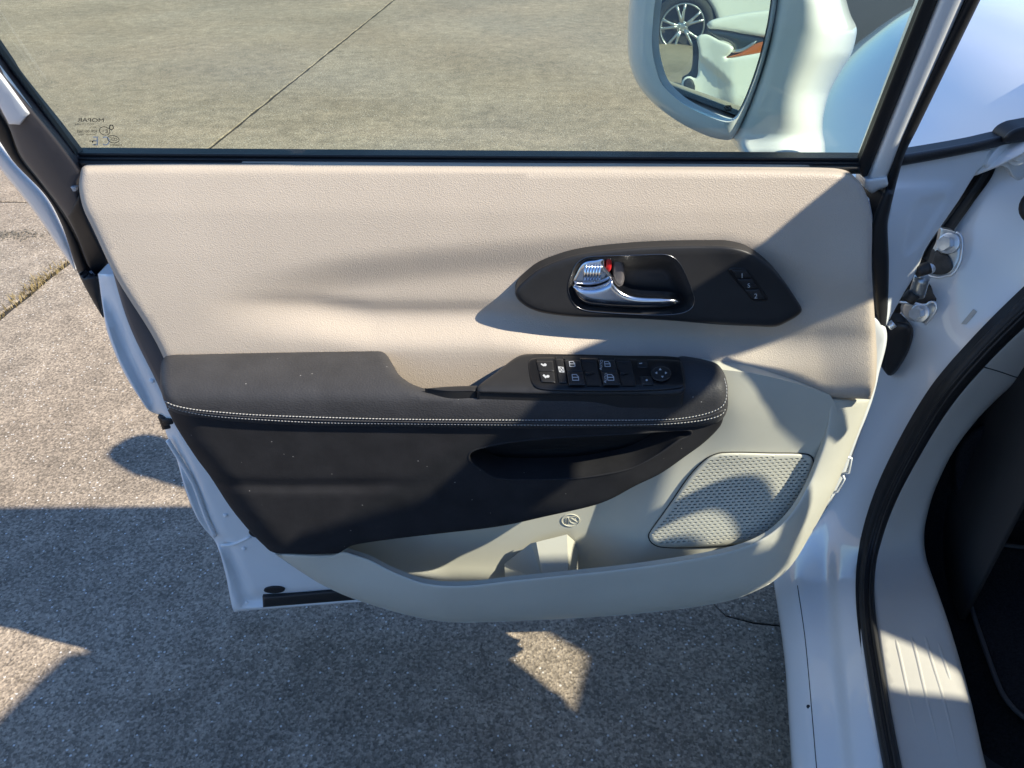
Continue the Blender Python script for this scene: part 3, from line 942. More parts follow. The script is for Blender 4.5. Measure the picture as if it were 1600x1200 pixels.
low = [(262, 641, 'c'), (276, 668), (307, 716), (328, 744), (360, 793), (391, 831), (414, 854), (422, 861), (436, 865), (528, 865), (536, 860), (552, 852), (605, 843.5), (675, 835), (780, 822.5), (857, 806), (923, 791), (954, 780), (993, 759), (1032, 740), (1071, 713), (1102, 690), (1126, 665), (1131, 650, 'c'), (1060, 648, 'c'), (900, 651, 'c'), (560, 648, 'c'), (330, 636, 'c')]
panel('lower_pad', low, blkY, M['low'], door, r=5, rd=.004, back=.06, step=6, holes=[pocket], hwall=.045)
pc_ = pocket.mean(0)
pkw = pocket + (pocket - pc_) * .03
panel('pull_pocket', pkw, lambda x, y: blkY(x, y) + .044 + .012 * sm(seg_dist(np.stack([x, y], -1), pkw) / 22), M['bplast'], door, r=0, rd=0, back=0, step=7)
lip = pocket + (pocket - pc_) * .004
tube('pocket_lip', U(lip[:, 0], lip[:, 1], blkY(lip[:, 0], lip[:, 1]) + .0008), .0017, M['low'], door, closed=True, seg=8)

# armrest -------------------------------------------------------------------
ZA = .812


def armY(px, py):
    pl = yz(py, ZA) + .0
    fr = np.interp(py, [590, 620, 660, 690], [.772, .769, .772, .776]) + .012 * sm((px - 900) / 220) + .0 * px
    return smax(pl, fr, .03) - .004


arm = [(255, 560), (268, 554), (300, 553), (420, 549), (560, 545), (590, 544.5), (600, 548), (612, 567), (623, 585), (641, 598.5), (664, 607), (692, 611), (745, 613.5, 'c'), (752, 600, 'c'), (803, 566, 'c'), (1050, 566, 'c'), (1062, 557), (1085, 559), (1108, 564), (1121, 569), (1131, 582), (1136.5, 600), (1137.5, 620), (1137, 637), (1131, 652), (1118, 662),
       (1080, 668), (1000, 670), (780, 671), (640, 669), (500, 667), (400, 663), (320, 655), (275, 645), (259, 632), (251, 605), (250.5, 580)]
panel('armrest', arm, armY, M['pad'], door, r=13, rd=.016, back=.04, step=7, bdir=(0, .012, -.013))


def armtop(px, py):
    return armY(px, py)


def stitch(path, gap, w, off=.0008):
    c = spline(path, False, 1.0)
    l = np.r_[0, np.cumsum(np.linalg.norm(np.diff(c, axis=0), axis=1))]
    out = []; s = 0
    while s + gap * .72 < l[-1]:
        q = [s, s + gap * .36, s + gap * .72]
        xx = np.interp(q, l, c[:, 0]); yy = np.interp(q, l, c[:, 1])
        d = armD(xx, yy) - off
        P = U(xx, yy, d)
        P[1, 1] -= .0006
        out.append(tube_geo(P, w, 5))
        s += gap
    return join(out)


armB = spline(arm, True, 4)


def armD(px, py):
    d = seg_dist(np.stack([px, py], -1), armB)
    q = np.clip(1 - d / 13, 0, 1)
    return armY(px, py) + .016 * (1 - np.sqrt(np.clip(1 - q * q, 0, 1)))


up1 = [(256, 626), (272, 633), (300, 639), (335, 643), (400, 648), (525, 652.5), (640, 655), (780, 656), (900, 656), (1000, 656), (1060, 654), (1104, 646), (1128, 635), (1134.5, 622), (1135, 606), (1131, 588)]
up2 = [(264, 635), (290, 643), (335, 650), (400, 655), (500, 660), (640, 662), (780, 663.5), (900, 664), (1000, 663.5), (1059, 661), (1105, 655), (1128, 647), (1134.5, 636)]
for pth in (up1, up2):
    V, Fc = stitch(pth, 5.2, .0006)
    mk('stitching', V, Fc, M['tread'], door, kind='stuff', label='row of pale contrast stitches round the armrest')
seam = [(a[0], (a[1] + b[1]) / 2) for a, b in zip(up1[1:13], up2[0:12])]
seam = [(262, 632), (285, 640), (335, 646.5), (400, 651.5), (525, 656.5), (640, 658.5), (780, 660), (900, 660), (1000, 659.8), (1060, 657.5), (1105, 650.5), (1130, 641)]
sc_ = spline(seam, False, 5)
tube('piping', U(sc_[:, 0], sc_[:, 1], armD(sc_[:, 0], sc_[:, 1]) + .0002), .0016, M['pad'], door, seg=8)

# switch panel ---------------------------------------------------------------
swY = lambda x, y: smax(yz(y, ZA - .001), .772 + 0 * x, .012) - .0065
bez = [(745, 614, 'c'), (748, 603), (775, 582), (802, 561), (815, 554.5), (830, 553), (870, 553.5), (980, 557), (1063, 560.5, 'c'), (1068, 575), (1071, 600), (1066, 616), (1000, 618), (850, 617)]
panel('switch_bezel', bez, swY, M['bplast'], door, r=4, rd=.004, back=.02, step=8, bdir=(0, .002, -.02))
panel('bezel_foot', [(664, 607, 'c'), (700, 604), (746, 602.5, 'c'), (744, 611, 'c'), (700, 611.5)], lambda x, y: yz(y, ZA - .004), M['bplast'], door, r=2, rd=.002, back=.01, step=6, bdir=(0, .001, -.02))
inn = [(825.5, 568), (829, 561), (838, 559), (870, 558.5), (980, 561), (1062, 563.5), (1065, 572), (1069, 596), (1068, 604), (1060, 607.5), (1025, 611), (957, 613), (890, 612), (845, 609), (834, 603), (829, 593)]
swp = panel('switch_plate', inn, lambda x, y: swY(x, y) - .0025, M['dplast'], door, r=4, rd=.003, back=.008, step=7)
inb = spline(inn, True, 4)
bt = lambda x, y: swY(x, y) - .0050


def button(pts, lift=.0055, name='button', r=2.5, m='button'):
    return panel(name, [(*p, 'c') for p in pts] if not isinstance(pts, np.ndarray) else pts, lambda x, y: swY(x, y) - lift, M[m], swp, r=r, rd=.0022, back=.006, step=5, bstep=3)


button([(838, 564), (864, 564), (866, 580), (842, 580)])
button([(842.5, 580.8), (866, 580.8), (868, 598), (846, 597)])
button([(868, 560.5), (880, 561), (887, 599.5), (873, 598.5)], .0045)
for ax in ((882, 906, 915, 889), (934.5, 960, 970, 943)):
    a, b, c, d = ax
    button([(a, 562.5), (b, 562.5), ((b + c) / 2, 581), ((a + d) / 2, 581)], .0075)
    button([((a + d) / 2 + .3, 581.8), ((b + c) / 2 + .2, 581.8), (c, 602), (d, 602)], .0085)
    w_ = 26
    panel('finger_well', [(b + 2, 563.5, 'c'), (b + w_, 564.5, 'c'), (c + w_ - 2, 602.5, 'c'), (c + 2, 602.5, 'c')], lambda x, y: swY(x, y) - .0030, M['rubber'], swp, r=3, rd=-.001, back=.004, step=6, bstep=3)
    button([((b + c) / 2 + 3, 581), ((b + c) / 2 + 17, 584), ((b + c) / 2 + 5, 586)], .006, 'well_fin', 1)
button(circ(1033, 584, 15.8, 12, 28), .0075, 'mirror_dial', 3)
button([(995, 564.5), (1012, 565), (1013, 575), (997, 575)], .0035)
button([(1000, 588), (1020, 588.5), (1022, 602), (1003, 602)], .0045)
# icons
ic = []
L8 = lambda x, y: swY(x, y) - .0084
L9 = lambda x, y: swY(x, y) - .0094
L6 = lambda x, y: swY(x, y) - .0062
LD = lambda x, y: swY(x, y) - .0082


def win_icon(x, y, s, f):
    return join([line_geo([(x - 5 * s, y - 4 * s), (x + 1.5 * s, y - 4.2 * s), (x + 4.6 * s, y - .5 * s), (x + 5 * s, y + 4.4 * s), (x - 4 * s, y + 4.4 * s)], 1.1, f, True, 0),
                 poly_geo([(x - 4.4 * s, y - .6 * s), (x + 4 * s, y - .6 * s), (x + 4 * s, y + .7 * s), (x - 4.2 * s, y + .7 * s)], f, 0), ])


for x, f1, f2 in ((893, L8, L9), (948, L8, L9)):
    ic.append(win_icon(x + 1, 568.5, .9, f1)); ic.append(win_icon(x + 6, 589.5, 1.05, f2))
ic.append(text_geo('AUTO', 939.5, 570, 4.2, L8, rot=-83, lift=0)); ic.append(text_geo('AUTO', 946.5, 590.5, 4.2, L9, rot=-83, lift=0))
for x, y in ((849, 570), (853.5, 588)):
    ic.append(poly_geo(circ(x + 2.5, y, 2.6, 2.2, 12), L6, 0))
ic.append(line_geo([(846, 568.8), (849.5, 571.2)], 2.2, L6, False, 0)); ic.append(line_geo([(849.5, 586.2), (853, 589.6)], 3, L6, False, 0))
ic.append(line_geo([(872.5, 573), (880, 574), (881.5, 581.5), (874.3, 581)], 1.1, lambda x, y: swY(x, y) - .0052, True, 0))
ic.append(line_geo([(873.5, 574), (880.5, 581)], 1.2, lambda x, y: swY(x, y) - .0052, False, 0)); ic.append(line_geo([(880, 574), (875, 581)], 1.2, lambda x, y: swY(x, y) - .0052, False, 0))
for dx, dy, a in ((-1.5, -6.5, 0), (-7.5, -.8, 1), (7.5, -.8, 2), (2, 5, 3)):
    t = np.array([(-2.4, 1.4), (2.4, 1.4), (0, -2.2)]) if a == 0 else np.array([(1.4, -2.2), (1.4, 2.0), (-2.2, 0)]) if a == 1 else np.array([(-1.4, -2.2), (-1.4, 2), (2.2, 0)]) if a == 2 else np.array([(-2.2, -1.2), (2.2, -1.2), (0, 2)])
    ic.append(poly_geo(t + [1033 + dx, 583.5 + dy], LD, 0))
ic.append(poly_geo(circ(1010.5, 594, 1.8, 1.5, 10), lambda x, y: swY(x, y) - .0052, 0)); ic.append(line_geo([(999, 568), (1003, 567.4)], 1.2, lambda x, y: swY(x, y) - .0042, False, 0))
for V, Fc in ic:
    mk('printed_icon', V, Fc, M['print'], swp, smooth=False)

# inside handle ----------------------------------------------------------------
hb = [(805, 458), (809, 448), (820, 437), (840, 421), (868, 408), (900, 398), (940, 391.5), (1000, 386), (1060, 383.3), (1112, 383), (1144, 385.5), (1168, 391.5), (1188, 403.5), (1208, 421), (1232, 450), (1249, 475), (1253, 484), (1248, 492), (1228, 504), (1212, 510.5), (1180, 510), (1120, 507), (1040, 500.5), (960, 496.5), (900, 495), (852, 489.5), (828, 482), (811, 470)]
hbo = spline(hb, True, 5)
rec = [(914, 403), (930, 400.5), (1000, 398.5), (1036, 397.5), (1050, 401), (1060, 409), (1068, 422), (1080, 450), (1085, 469), (1081, 481), (1066, 489), (1040, 492), (1000, 491.5), (940, 488), (915, 485), (900, 478), (891, 464), (888, 449), (893, 428), (902, 411)]
ro = spline(rec, True, 4)


def bezY(px, py):
    return np.interp(py, [380, 450, 512], [.873, .868, .861]) - .004 - .004 * sm((px - 1090) / 60) * sm((430 - py + (px - 1130) * .6) / 60)


panel('upper_trim', trim, trimY, M['beige'], door, r=9, rd=.014, back=.05, step=8, holes=[ro + (ro - ro.mean(0)) * .02])
panel('handle_bezel', hb, bezY, M['bplast'], door, r=6, rd=.006, back=.02, step=8, holes=[ro], hwall=.03)
panel('handle_cup', ro.copy(), lambda x, y: bezY(x, y) + .030 * sm(seg_dist(np.stack([x, y], -1), ro) / 26) + .002, M['bplast'], door, r=0, rd=0, back=0, step=7)
tube('chrome_ring', U(ro[:, 0], ro[:, 1], bezY(ro[:, 0], ro[:, 1]) - .0004), .0005, M['ring'], door, closed=True, seg=8)
lev = [(894, 444), (896, 458), (901, 467), (911, 474), (930, 478), (969, 481), (1001, 482.3), (1032, 481), (1051, 478), (1064, 472.5), (1062, 468), (1044, 462.5), (1001, 460), (985, 457), (972, 450.5), (962, 441), (957, 433), (948, 440), (930, 446.5), (911, 447)]
levo = spline(lev, True, 3)


def levY(px, py):
    d = seg_dist(np.stack([px, py], -1), levo)
    q = np.clip(1 - d / 11, 0, 1)
    return bezY(px, py) - .006 - .010 * sm((980 - px) / 70) * 0 + .014 * (1 - np.sqrt(np.clip(1 - q * q, 0, 1)))


panel('handle_lever', lev, levY, M['chrome'], door, r=0, rd=0, back=.012, step=3, bstep=3)
tab = [(894, 441), (899, 427), (907, 413), (914, 407.5), (930, 405), (944, 403.5), (945.5, 415), (954, 428), (956, 433), (942, 442), (922, 446), (907, 445)]
tabp = panel('lock_tab', tab, lambda x, y: bezY(x, y) + .004, M['chrome'], door, r=4, rd=.004, back=.012, step=5, bstep=3)
for k in range(6):
    x = 913.5 + k * 4.5
    tube('grip_rib', U([x + 2.2, x + 1, x], [414, 428, 440], np.array([bezY(np.array([x]), np.array([y]))[0] + .0022 for y in (414, 428, 440)])), [.0017, .0021, .0017], M['bright'], tabp, seg=8)
panel('lock_flag', [(947, 403, 'c'), (954.5, 402.5, 'c'), (956, 414), (952, 424.5), (947, 421, 'c')], lambda x, y: bezY(x, y) + .006, M['red'], door, r=2, rd=.003, back=.01, step=4, bstep=3)
panel('cup_liner', [(957, 403, 'c'), (972, 402, 'c'), (976, 420), (975, 440), (969, 448), (960, 440), (957, 425)], lambda x, y: bezY(x, y) + .012, M['grey'], door, r=5, rd=.008, back=.01, step=4)
mb = [(1138, 422), (1141, 418.5), (1146, 418), (1162, 418.5), (1168, 421), (1176, 431), (1199, 463), (1200, 468), (1196, 470.5), (1181, 471), (1174, 468.5), (1165, 457), (1139, 427)]
mem = panel('memory_switch', mb, lambda x, y: bezY(x, y) - .0012, M['dplast'], door, r=2, rd=.002, back=.006, step=6, bstep=3)
mY = lambda x, y: bezY(x, y) - .0030
for q in ([(1143, 421.5), (1165, 422), (1174, 434), (1151, 434)], [(1152, 436), (1175, 436), (1184, 450), (1163, 450.5)], [(1164, 452.5), (1186, 452), (1195, 467), (1176, 467.5)]):
    panel('button', [(*p, 'c') for p in q], mY, M['button'], mem, r=2, rd=.0015, back=.004, step=5, bstep=3)
mk('printed_digits', *join([text_geo('1', 1159.5, 431, 8, mY, rot=0), text_geo('S', 1170, 446.5, 7, mY, rot=0), text_geo('2', 1181, 463, 8, mY, rot=0)]), M['print'], mem, smooth=False)

# exterior mirror -------------------------------------------------------------------
mc0 = U(1105, 90, 1.075)
MN = Vector((-.545, -.835, .030)).normalized()
mN = np.array(MN)


def mp(px, py, off=0.):
    d = rays(px, py)
    e = np.array([0, 0, CZ])
    t = (((mc0 - mN * np.asarray(off)[..., None]) - e) @ mN if np.ndim(off) else np.full(np.shape(px), (mc0 - mN * off - e) @ mN)) / (d @ mN)
    return (e + d * t[..., None])[..., 1]


mg = [(1025, -4), (1020, 37), (1019, 75), (1025, 107), (1035, 132), (1060, 157), (1085, 172), (1115, 185), (1138, 191), (1150, 186), (1160, 170), (1170, 148), (1186, 103), (1197, 62), (1205, 22), (1208, -20), (1195, -52), (1150, -62), (1080, -58), (1038, -40)]
hous = [(975, 75), (978, 30), (985, -10), (1000, -50), (1040, -84), (1120, -98), (1200, -96), (1212, -60), (1213, 0), (1206, 40), (1196, 85), (1182, 130), (1166, 172), (1152, 206), (1143, 218), (1120, 217), (1100, 211), (1060, 191), (1022, 163), (997, 133), (983, 102)]
hous = [(982.5, 75), (983, 30), (988, -10), (1003, -50), (1040, -78), (1110, -90), (1190, -84), (1212, -55), (1214, 0), (1207, 45), (1196, 90), (1182, 135), (1166, 176), (1152, 206), (1142, 218), (1122, 217), (1100, 210.5), (1060, 190.5), (1022, 162.5), (997, 132.5), (985.5, 104)]
mgo = spline(mg, True, 5)
mroot = panel('mirror_housing', hous, lambda x, y: mp(x, y) - .012 + .0 * x, M['paint'], door, r=26, rd=.03, back=.012, step=6, holes=[mgo], hwall=.02)
panel('mirror_surround', mgo + (mgo - mgo.mean(0)) * .012, lambda x, y: mp(x, y) + .004, M['rubber'], mroot, r=0, back=0, step=20)
mgi = mgo + (mgo.mean(0) - mgo) * .022 + np.array([-2.0, 0])
panel('mirror_glass', mgi, lambda x, y: mp(x, y), M['mirror'], mroot, r=0, rd=0, back=.003, step=25)
cyL = np.array([-90, -60, 0, 40, 90, 135, 176, 206, 218, 233, 250.]); cxL = np.array([1208, 1208, 1214, 1208, 1197, 1183, 1167, 1152, 1143, 1154, 1166.])
cyR = np.array([-90, -60, -30, 25, 50, 85, 110, 145, 180, 205, 250.]); cxR = np.array([1260, 1285, 1310, 1330, 1338, 1330, 1315, 1296, 1287, 1285.5, 1290.])


def capY(px, py):
    a = np.interp(py, cyL, cxL); b = np.interp(py, cyR, cxR)
    t = np.clip((px - a) / (b - a), 0, 1)
    y0 = mp(a, np.minimum(py, 214.)) - .002
    y0 = y0 - .03 * sm((py - 205) / 60)
    return y0 - .030 * sm(t / .8) + .13 * t ** 4 * (1 - .5 * sm((py - 120) / 80))


panel('mirror_cap', [(1142, 217, 'c'), (1153, 204), (1168, 172), (1184, 130), (1198, 85), (1208, 40), (1214, -10), (1208, -60, 'c'), (1215, -88), (1270, -70), (1310, -30), (1330, 25), (1338, 42), (1338, 55), (1330, 85), (1315, 110), (1296, 145), (1287, 180), (1285.5, 205), (1289, 225), (1290, 250, 'c'), (1165, 250, 'c'), (1154, 233), (1150, 222)],
      capY, M['paint'], mroot, r=14, rd=.03, back=.10, step=8)
houo = spline(hous, True, 5)
panel('mirror_shell_back', hous, lambda x, y: mp(x, y) + .022 + .10 * np.sqrt(np.clip(1 - (1 - np.clip(seg_dist(np.stack([x, y], -1), houo) / 75, 0, 1)) ** 2, 0, 1)), M['paint'], mroot, r=0, rd=0, back=0, step=8)
mk('heater_mark', *join([line_geo([(x + dx, y) for dx, y in ((0, 165), (2, 168), (-1, 171), (1.5, 174))], 1, lambda a, b: mp(a, b) - .0005) for x in (1134, 1137, 1140)] + [line_geo(circ(1137, 169.5, 5.5, 4.2, 14), .9, lambda a, b: mp(a, b) - .0005, True)]), M['ink'], mroot, smooth=False)

# ------------------------------------------------------------------ the minivan body
van = thing('minivan', 'white minivan at right, sill, hinge pillar and fender showing beside its open door', 'minivan', (1.4, .6, 0))
AX = np.array([.978, -.208, 0]); FW = np.array([.208, .978, 0]); H0 = np.array([.50, 1.0, 0])


def vp(s, l, z):
    return H0 + FW * s + AX * l + np.array([0, 0, z])


# sill and hinge pillar: one pressing
SILL = [(930, (1214, 1246, 1292, 1308, 1346)), (1033, (1226, 1260, 1300, 1317, 1353)), (1120, (1232, 1268, 1308, 1328, 1368)), (1200, (1237, 1274, 1316, 1338, 1386)), (1330, (1247, 1287, 1330, 1354, 1412)), (1600, (1272, 1317, 1372, 1402, 1472))]
ctl = [(x, 930, float(yz(930, z))) for x, z in zip(SILL[0][1], (.20, .245, .262, .300, .322))]
ctl += [(1225, 870, 1.06), (1290, 860, 1.02), (1352, 860, .955), (1310, 780, 1.10), (1378, 770, .99), (1330, 690, 1.14), (1420, 680, 1.005), (1372, 600, 1.14), (1470, 600, 1.0), (1410, 510, 1.09), (1530, 530, 1.0), (1480, 420, 1.07), (1600, 455, 1.0), (1530, 320, 1.085), (1600, 330, 1.05), (1600, 200, 1.105)]
pil_ = tps(ctl)
prof = spline([(0, .20), (1, .245), (2, .266), (3, .298), (4, .322), (5, .328)], False, .05)


def pilY(px, py):
    px = np.asarray(px, float); py = np.asarray(py, float)
    xk = [np.interp(py, [r[0] for r in SILL], [r[1][k] for r in SILL]) for k in range(5)]
    u = sum(np.clip((px - xk[k]) / (xk[k + 1] - xk[k]), 0, 1) for k in range(4)) + np.clip((px - xk[4]) / 60, 0, 1)
    w = sm((py - 825) / 95)
    return pil_(px, np.minimum(py, 935)) * (1 - w) + yz(py, np.interp(u, prof[:, 0], prof[:, 1])) * w


panel('body_side', [(1208, 905, 'c'), (1215, 950), (1226, 1033), (1232, 1120), (1237, 1200), (1247, 1330), (1272, 1600, 'c'), (1480, 1600, 'c'), (1412, 1330), (1388, 1200), (1366, 1067), (1352, 950), (1356, 862), (1385, 770), (1428, 680), (1478, 600), (1538, 530), (1606, 458), (1700, 370, 'c'), (1700, 150, 'c'), (1600, 190, 'c'),
                    (1548, 250), (1505, 330), (1455, 410), (1400, 500), (1370, 560), (1350, 640), (1318, 740), (1270, 820), (1225, 870)],
      pilY, M['paint'], van, r=9, rd=.012, back=.1, step=8, bdir=(.05, .02, -.10))
gx_ = spline([(1246, 915), (1257, 990), (1264, 1060), (1270, 1130), (1276, 1200), (1290, 1330)], False, 12)
tube('sill_groove', U(gx_[:, 0], gx_[:, 1], pilY(gx_[:, 0], gx_[:, 1]) - .0000), .0007, M['rubber'], van, seg=6)
V, Fc = disc_geo(U(1263, 1104, float(pilY(np.array([1263.]), np.array([1104.]))[0])), (-.3, -.6, .7), .003, .002, 10)
mk('drain_plug', V, Fc, M['rubber'], van)
# rubber boot for the wiring, pillar reflex step
panel('wiring_boot', [(1396, 506), (1412, 503), (1424, 508), (1427, 522), (1420, 548), (1404, 576), (1392, 587), (1384, 583), (1383, 560), (1386, 530)], lambda x, y: pilY(x, y) - .03, M['rubber'], van, r=10, rd=.02, back=.03, step=5)
panel('fender_gap', [(1540, 258, 'c'), (1556, 262), (1520, 318), (1490, 360), (1455, 412, 'c'), (1440, 405, 'c'), (1452, 382), (1500, 318), (1528, 278)], lambda x, y: pilY(x, y) - .004, M['rubber'], van, r=5, rd=-.004, back=.01, step=7)
# fender flange (gusset) and its black top seal
gusY = tps([(1413, 255, .995), (1553, 233, 1.06), (1500, 300, 1.03), (1447, 387, 1.0), (1392, 327, .965), (1390, 480, .965), (1388, 530, .965), (1420, 440, .985)])


def gus(px, py):
    P = np.stack([px, py], -1)
    rec_ = spline([(1415, 350), (1425, 320), (1450, 308), (1478, 308), (1462, 345), (1435, 385), (1412, 400)], True, 6)
    d = np.where(inside(P, rec_), seg_dist(P, rec_), 0)
    up_ = sm((py - 283 + (px - 1400) * .03) / 14)
    return gusY(px, py) + .004 * sm(d / 8) - .006 * up_ * sm((1495 - px) / 14)


panel('fender_flange', [(1400, 250, 'c'), (1553, 232, 'c'), (1548, 250), (1527, 268), (1500, 310), (1476, 345), (1447, 388), (1430, 428), (1407, 467), (1383, 512, 'c'), (1378, 505, 'c'), (1384, 400), (1386, 350), (1391, 325)], gus, M['inner'], van, r=4, rd=.004, back=.03, step=6)
panel('flange_seal', ribbon([(1396, 252, 9), (1450, 243, 8.5), (1520, 230, 8), (1568, 219, 8), (1610, 212, 10)]), lambda x, y: gusY(x, y) - .016, M['rubber'], van, r=6, rd=.01, back=.02, step=8)
panel('fender_bracket', [(1540, 262), (1556, 232), (1570, 224), (1600, 218), (1625, 215, 'c'), (1630, 262), (1606, 275), (1590, 282), (1583, 276), (1573, 262), (1556, 258)], lambda x, y: gusY(x, y) - .012, M['inner'], van, r=4, rd=.004, back=.012, step=6)
V, Fc = join([disc_geo(U(1589, 243, 1.055), (-.25, -1, .35), .0135, .004, 18), disc_geo(U(1588, 243, 1.05), (-.25, -1, .35), .0085, .010, 6, .12)])
mk('bolt', V, Fc, M['inner'], van, smooth=False)
panel('cowl_seal', [(1568, 222), (1572, 210), (1588, 200), (1606, 196), (1640, 190, 'c'), (1640, 222, 'c'), (1600, 222)], 1.04, M['rubber'], van, r=6, rd=.008, back=.03, step=6)
V, Fc = disc_geo(U(1626, 322, 1.0), (-.4, -1, .3), .026, .012, 24)
mk('pillar_plug', V, Fc, M['rubber'], van)


def hinge(base, edge, bolts, pin, off):
    pl = lambda x, y: pilY(x, y) - off
    h = panel('hinge', base, pl, M['steel'], van, r=.8, rd=.0008, back=.007, step=5, bstep=2)
    c = spline(edge, False, 4)
    tube('flange_edge', U(c[:, 0], c[:, 1], pl(c[:, 0], c[:, 1]) - .001), .0021, M['zinc'], h, seg=8)
    for x, y, r_ in bolts:
        Y = pl(np.array([x]), np.array([y]))[0]
        V, Fc = disc_geo(U(x, y, Y - .002), (-.75, -.6, .25), r_ * 1.5, .003, 24)
        b_ = mk('bolt', V, Fc, M['zinc'], h)
        V, Fc = disc_geo(U(x, y, Y - .004) + np.array([-.003, 0, 0]), (-.75, -.6, .25), r_, .015, 6, .06)
        o_ = mk('bolt', V, Fc, M['zinc'], h, smooth=False)
    for (p, q, rr, m_) in pin:
        tube('hinge_knuckle', np.linspace(U(*p), U(*q), 5), rr, M[m_], h, seg=12)
    return h


M['zinc'] = mat('bright_zinc', (.72, .74, .75), .3, metal=.6, mottle=(90, .12, 4))
hinge([(1470, 356, 'c'), (1495, 363), (1500, 374), (1499, 402), (1492, 418), (1484, 428), (1468, 432), (1450, 430), (1431, 427, 'c'), (1434, 421, 'c'), (1452, 424), (1462, 418), (1458, 400), (1466, 380)],
      [(1494, 363), (1500, 366), (1504, 376), (1502, 403), (1496, 418), (1488, 429), (1478, 431), (1468, 434), (1450, 431), (1430, 427)], [(1483, 380, .0105)],
      [((1441, 432, 1.0), (1432, 462, 1.0), .011, 'steel'), ((1452, 418, .99), (1432, 424, .99), .009, 'grease_shade')], .03)
panel('hinge_shade', [(1461, 396, 'c'), (1466, 392), (1472, 398), (1480, 397), (1486, 408), (1489, 418), (1480, 427), (1462, 429), (1450, 423), (1456, 412)], lambda x, y: pilY(x, y) - .034, M['grease_shade'], van, r=1, rd=.002, back=.012, step=5)  # dark patch painted in as shadow at the upper hinge
V, Fc = disc_geo(U(1452, 420, 1.02), (-.4, -.8, .3), .008, .006, 14)
mk('hinge_pin', V, Fc, M['zinc'], van)
hinge([(1413, 474, 'c'), (1445, 479), (1458, 476), (1461, 488), (1449, 505), (1438, 503), (1420, 500), (1410, 488)],
      [(1405, 472), (1430, 474), (1447, 477), (1452, 473), (1459, 472), (1463, 477), (1462, 486), (1453, 499), (1446, 507)], [(1438, 489, .0095)],
      [((1428, 458, .995), (1418, 470, .995), .010, 'grease_shade'), ((1388, 511, .97), (1397, 505, .97), .006, 'zinc')], .03)
panel('hinge_shade', [(1428, 459, 'c'), (1446, 440), (1455, 447), (1458, 458), (1463, 470), (1445, 474), (1415, 470)], lambda x, y: pilY(x, y) - .020, M['grease_shade'], van, r=1, rd=.002, back=.012, step=5)  # same for the lower hinge: a dark shape for its shadow
panel('warning_label', [(1502, 506, 'c'), (1521, 483, 'c'), (1527, 487, 'c'), (1510, 507, 'c')], lambda x, y: pilY(x, y) - .001, M['trim'], van, r=0, rd=0, back=.0005, step=5)
# door opening seal
path = [(1440, 1420, 17), (1395, 1200, 15), (1371, 1067, 14), (1355, 950, 12.5), (1359, 870, 12.5), (1382, 790, 14), (1424, 704, 16), (1474, 623, 17), (1534, 553, 17), (1604, 484, 18), (1720, 380, 20)]
sealY = lambda x, y: np.where(y > 900, yz(y, .40), np.interp(y, [380, 484, 553, 623, 704, 790, 870, 901], [.985, .965, .957, .945, .925, .885, .83, float(yz(901, .335))]))
sY = tps([(1440, 1420, yz(1420, .335)), (1395, 1200, yz(1200, .335)), (1371, 1067, yz(1067, .335)), (1355, 950, yz(950, .335)), (1359, 870, .915), (1382, 790, .96), (1424, 704, .98), (1474, 623, .982), (1534, 553, .982), (1604, 484, .982), (1720, 380, .98)])
# sill trim and kick panel
kY = tps([(1365, 940, yz(940, .33)), (1467, 940, yz(940, .33)), (1400, 1100, yz(1100, .33)), (1517, 1100, yz(1100, .33)), (1420, 1200, yz(1200, .33)), (1545, 1200, yz(1200, .33)), (1450, 1400, yz(1400, .33)), (1620, 1400, yz(1400, .33)), (1380, 860, .94), (1450, 860, .95),
          (1400, 780, .972), (1455, 790, .99), (1440, 700, .985), (1490, 705, 1.01), (1500, 620, .987), (1540, 640, 1.02), (1560, 550, .987), (1600, 590, 1.03), (1640, 480, .99), (1700, 500, 1.03)])
kick = [(1366, 960), (1362, 900), (1370, 850), (1392, 790), (1434, 708), (1486, 628), (1546, 560), (1616, 494), (1720, 400, 'c'), (1740, 480, 'c'), (1600, 590), (1575, 608), (1530, 652), (1490, 705), (1462, 762), (1450, 800), (1444, 835), (1447, 870), (1460, 910), (1480, 967), (1500, 1033), (1517, 1095), (1541, 1200), (1600, 1420, 'c'), (1450, 1420, 'c'), (1404, 1200), (1380, 1067)]
panel('door_seal', ribbon(path), lambda x, y: (pilY(x, y) + kY(x, y)) / 2 - .010, M['rubber'], van, r=12, rd=.014, back=.015, step=8)
for dx, w_ in ((5, .0028), (-4, .0022)):
    c = spline([(p[0] + dx, p[1]) for p in path], False, 12)
    tube('seal_lip', U(c[:, 0], c[:, 1], (pilY(c[:, 0], c[:, 1]) + kY(c[:, 0], c[:, 1])) / 2 - .0105), w_, M['rubber'], van, seg=8)
kp = panel('sill_trim', kick, kY, M['trim'], van, r=8, rd=.012, back=.06, step=8)
for ln in ([(1396, 990), (1404, 1020), (1418, 1085), (1437, 1170), (1455, 1260)], [(1420, 985), (1430, 1020), (1445, 1085), (1466, 1170), (1484, 1260)], [(1442, 985), (1454, 1030), (1472, 1090), (1490, 1165), (1510, 1260)], [(1462, 995), (1476, 1040), (1487, 1075)], [(1425, 1155), (1433, 1185), (1442, 1230)]):
    c = spline(ln, False, 8)
    tube('tread_rib', U(c[:, 0], c[:, 1], kY(c[:, 0], c[:, 1]) + .0022), np.minimum(.0042, .0016 + .0011 * np.minimum(np.arange(len(c)), np.arange(len(c))[::-1])), M['trim'], kp, seg=10)
c = spline([(1532, 572), (1560, 580), (1590, 590), (1602, 592)], False, 6)
tube('panel_joint', U(c[:, 0], c[:, 1], kY(c[:, 0], c[:, 1]) + .0006), .0011, M['rubber'], van, seg=6)
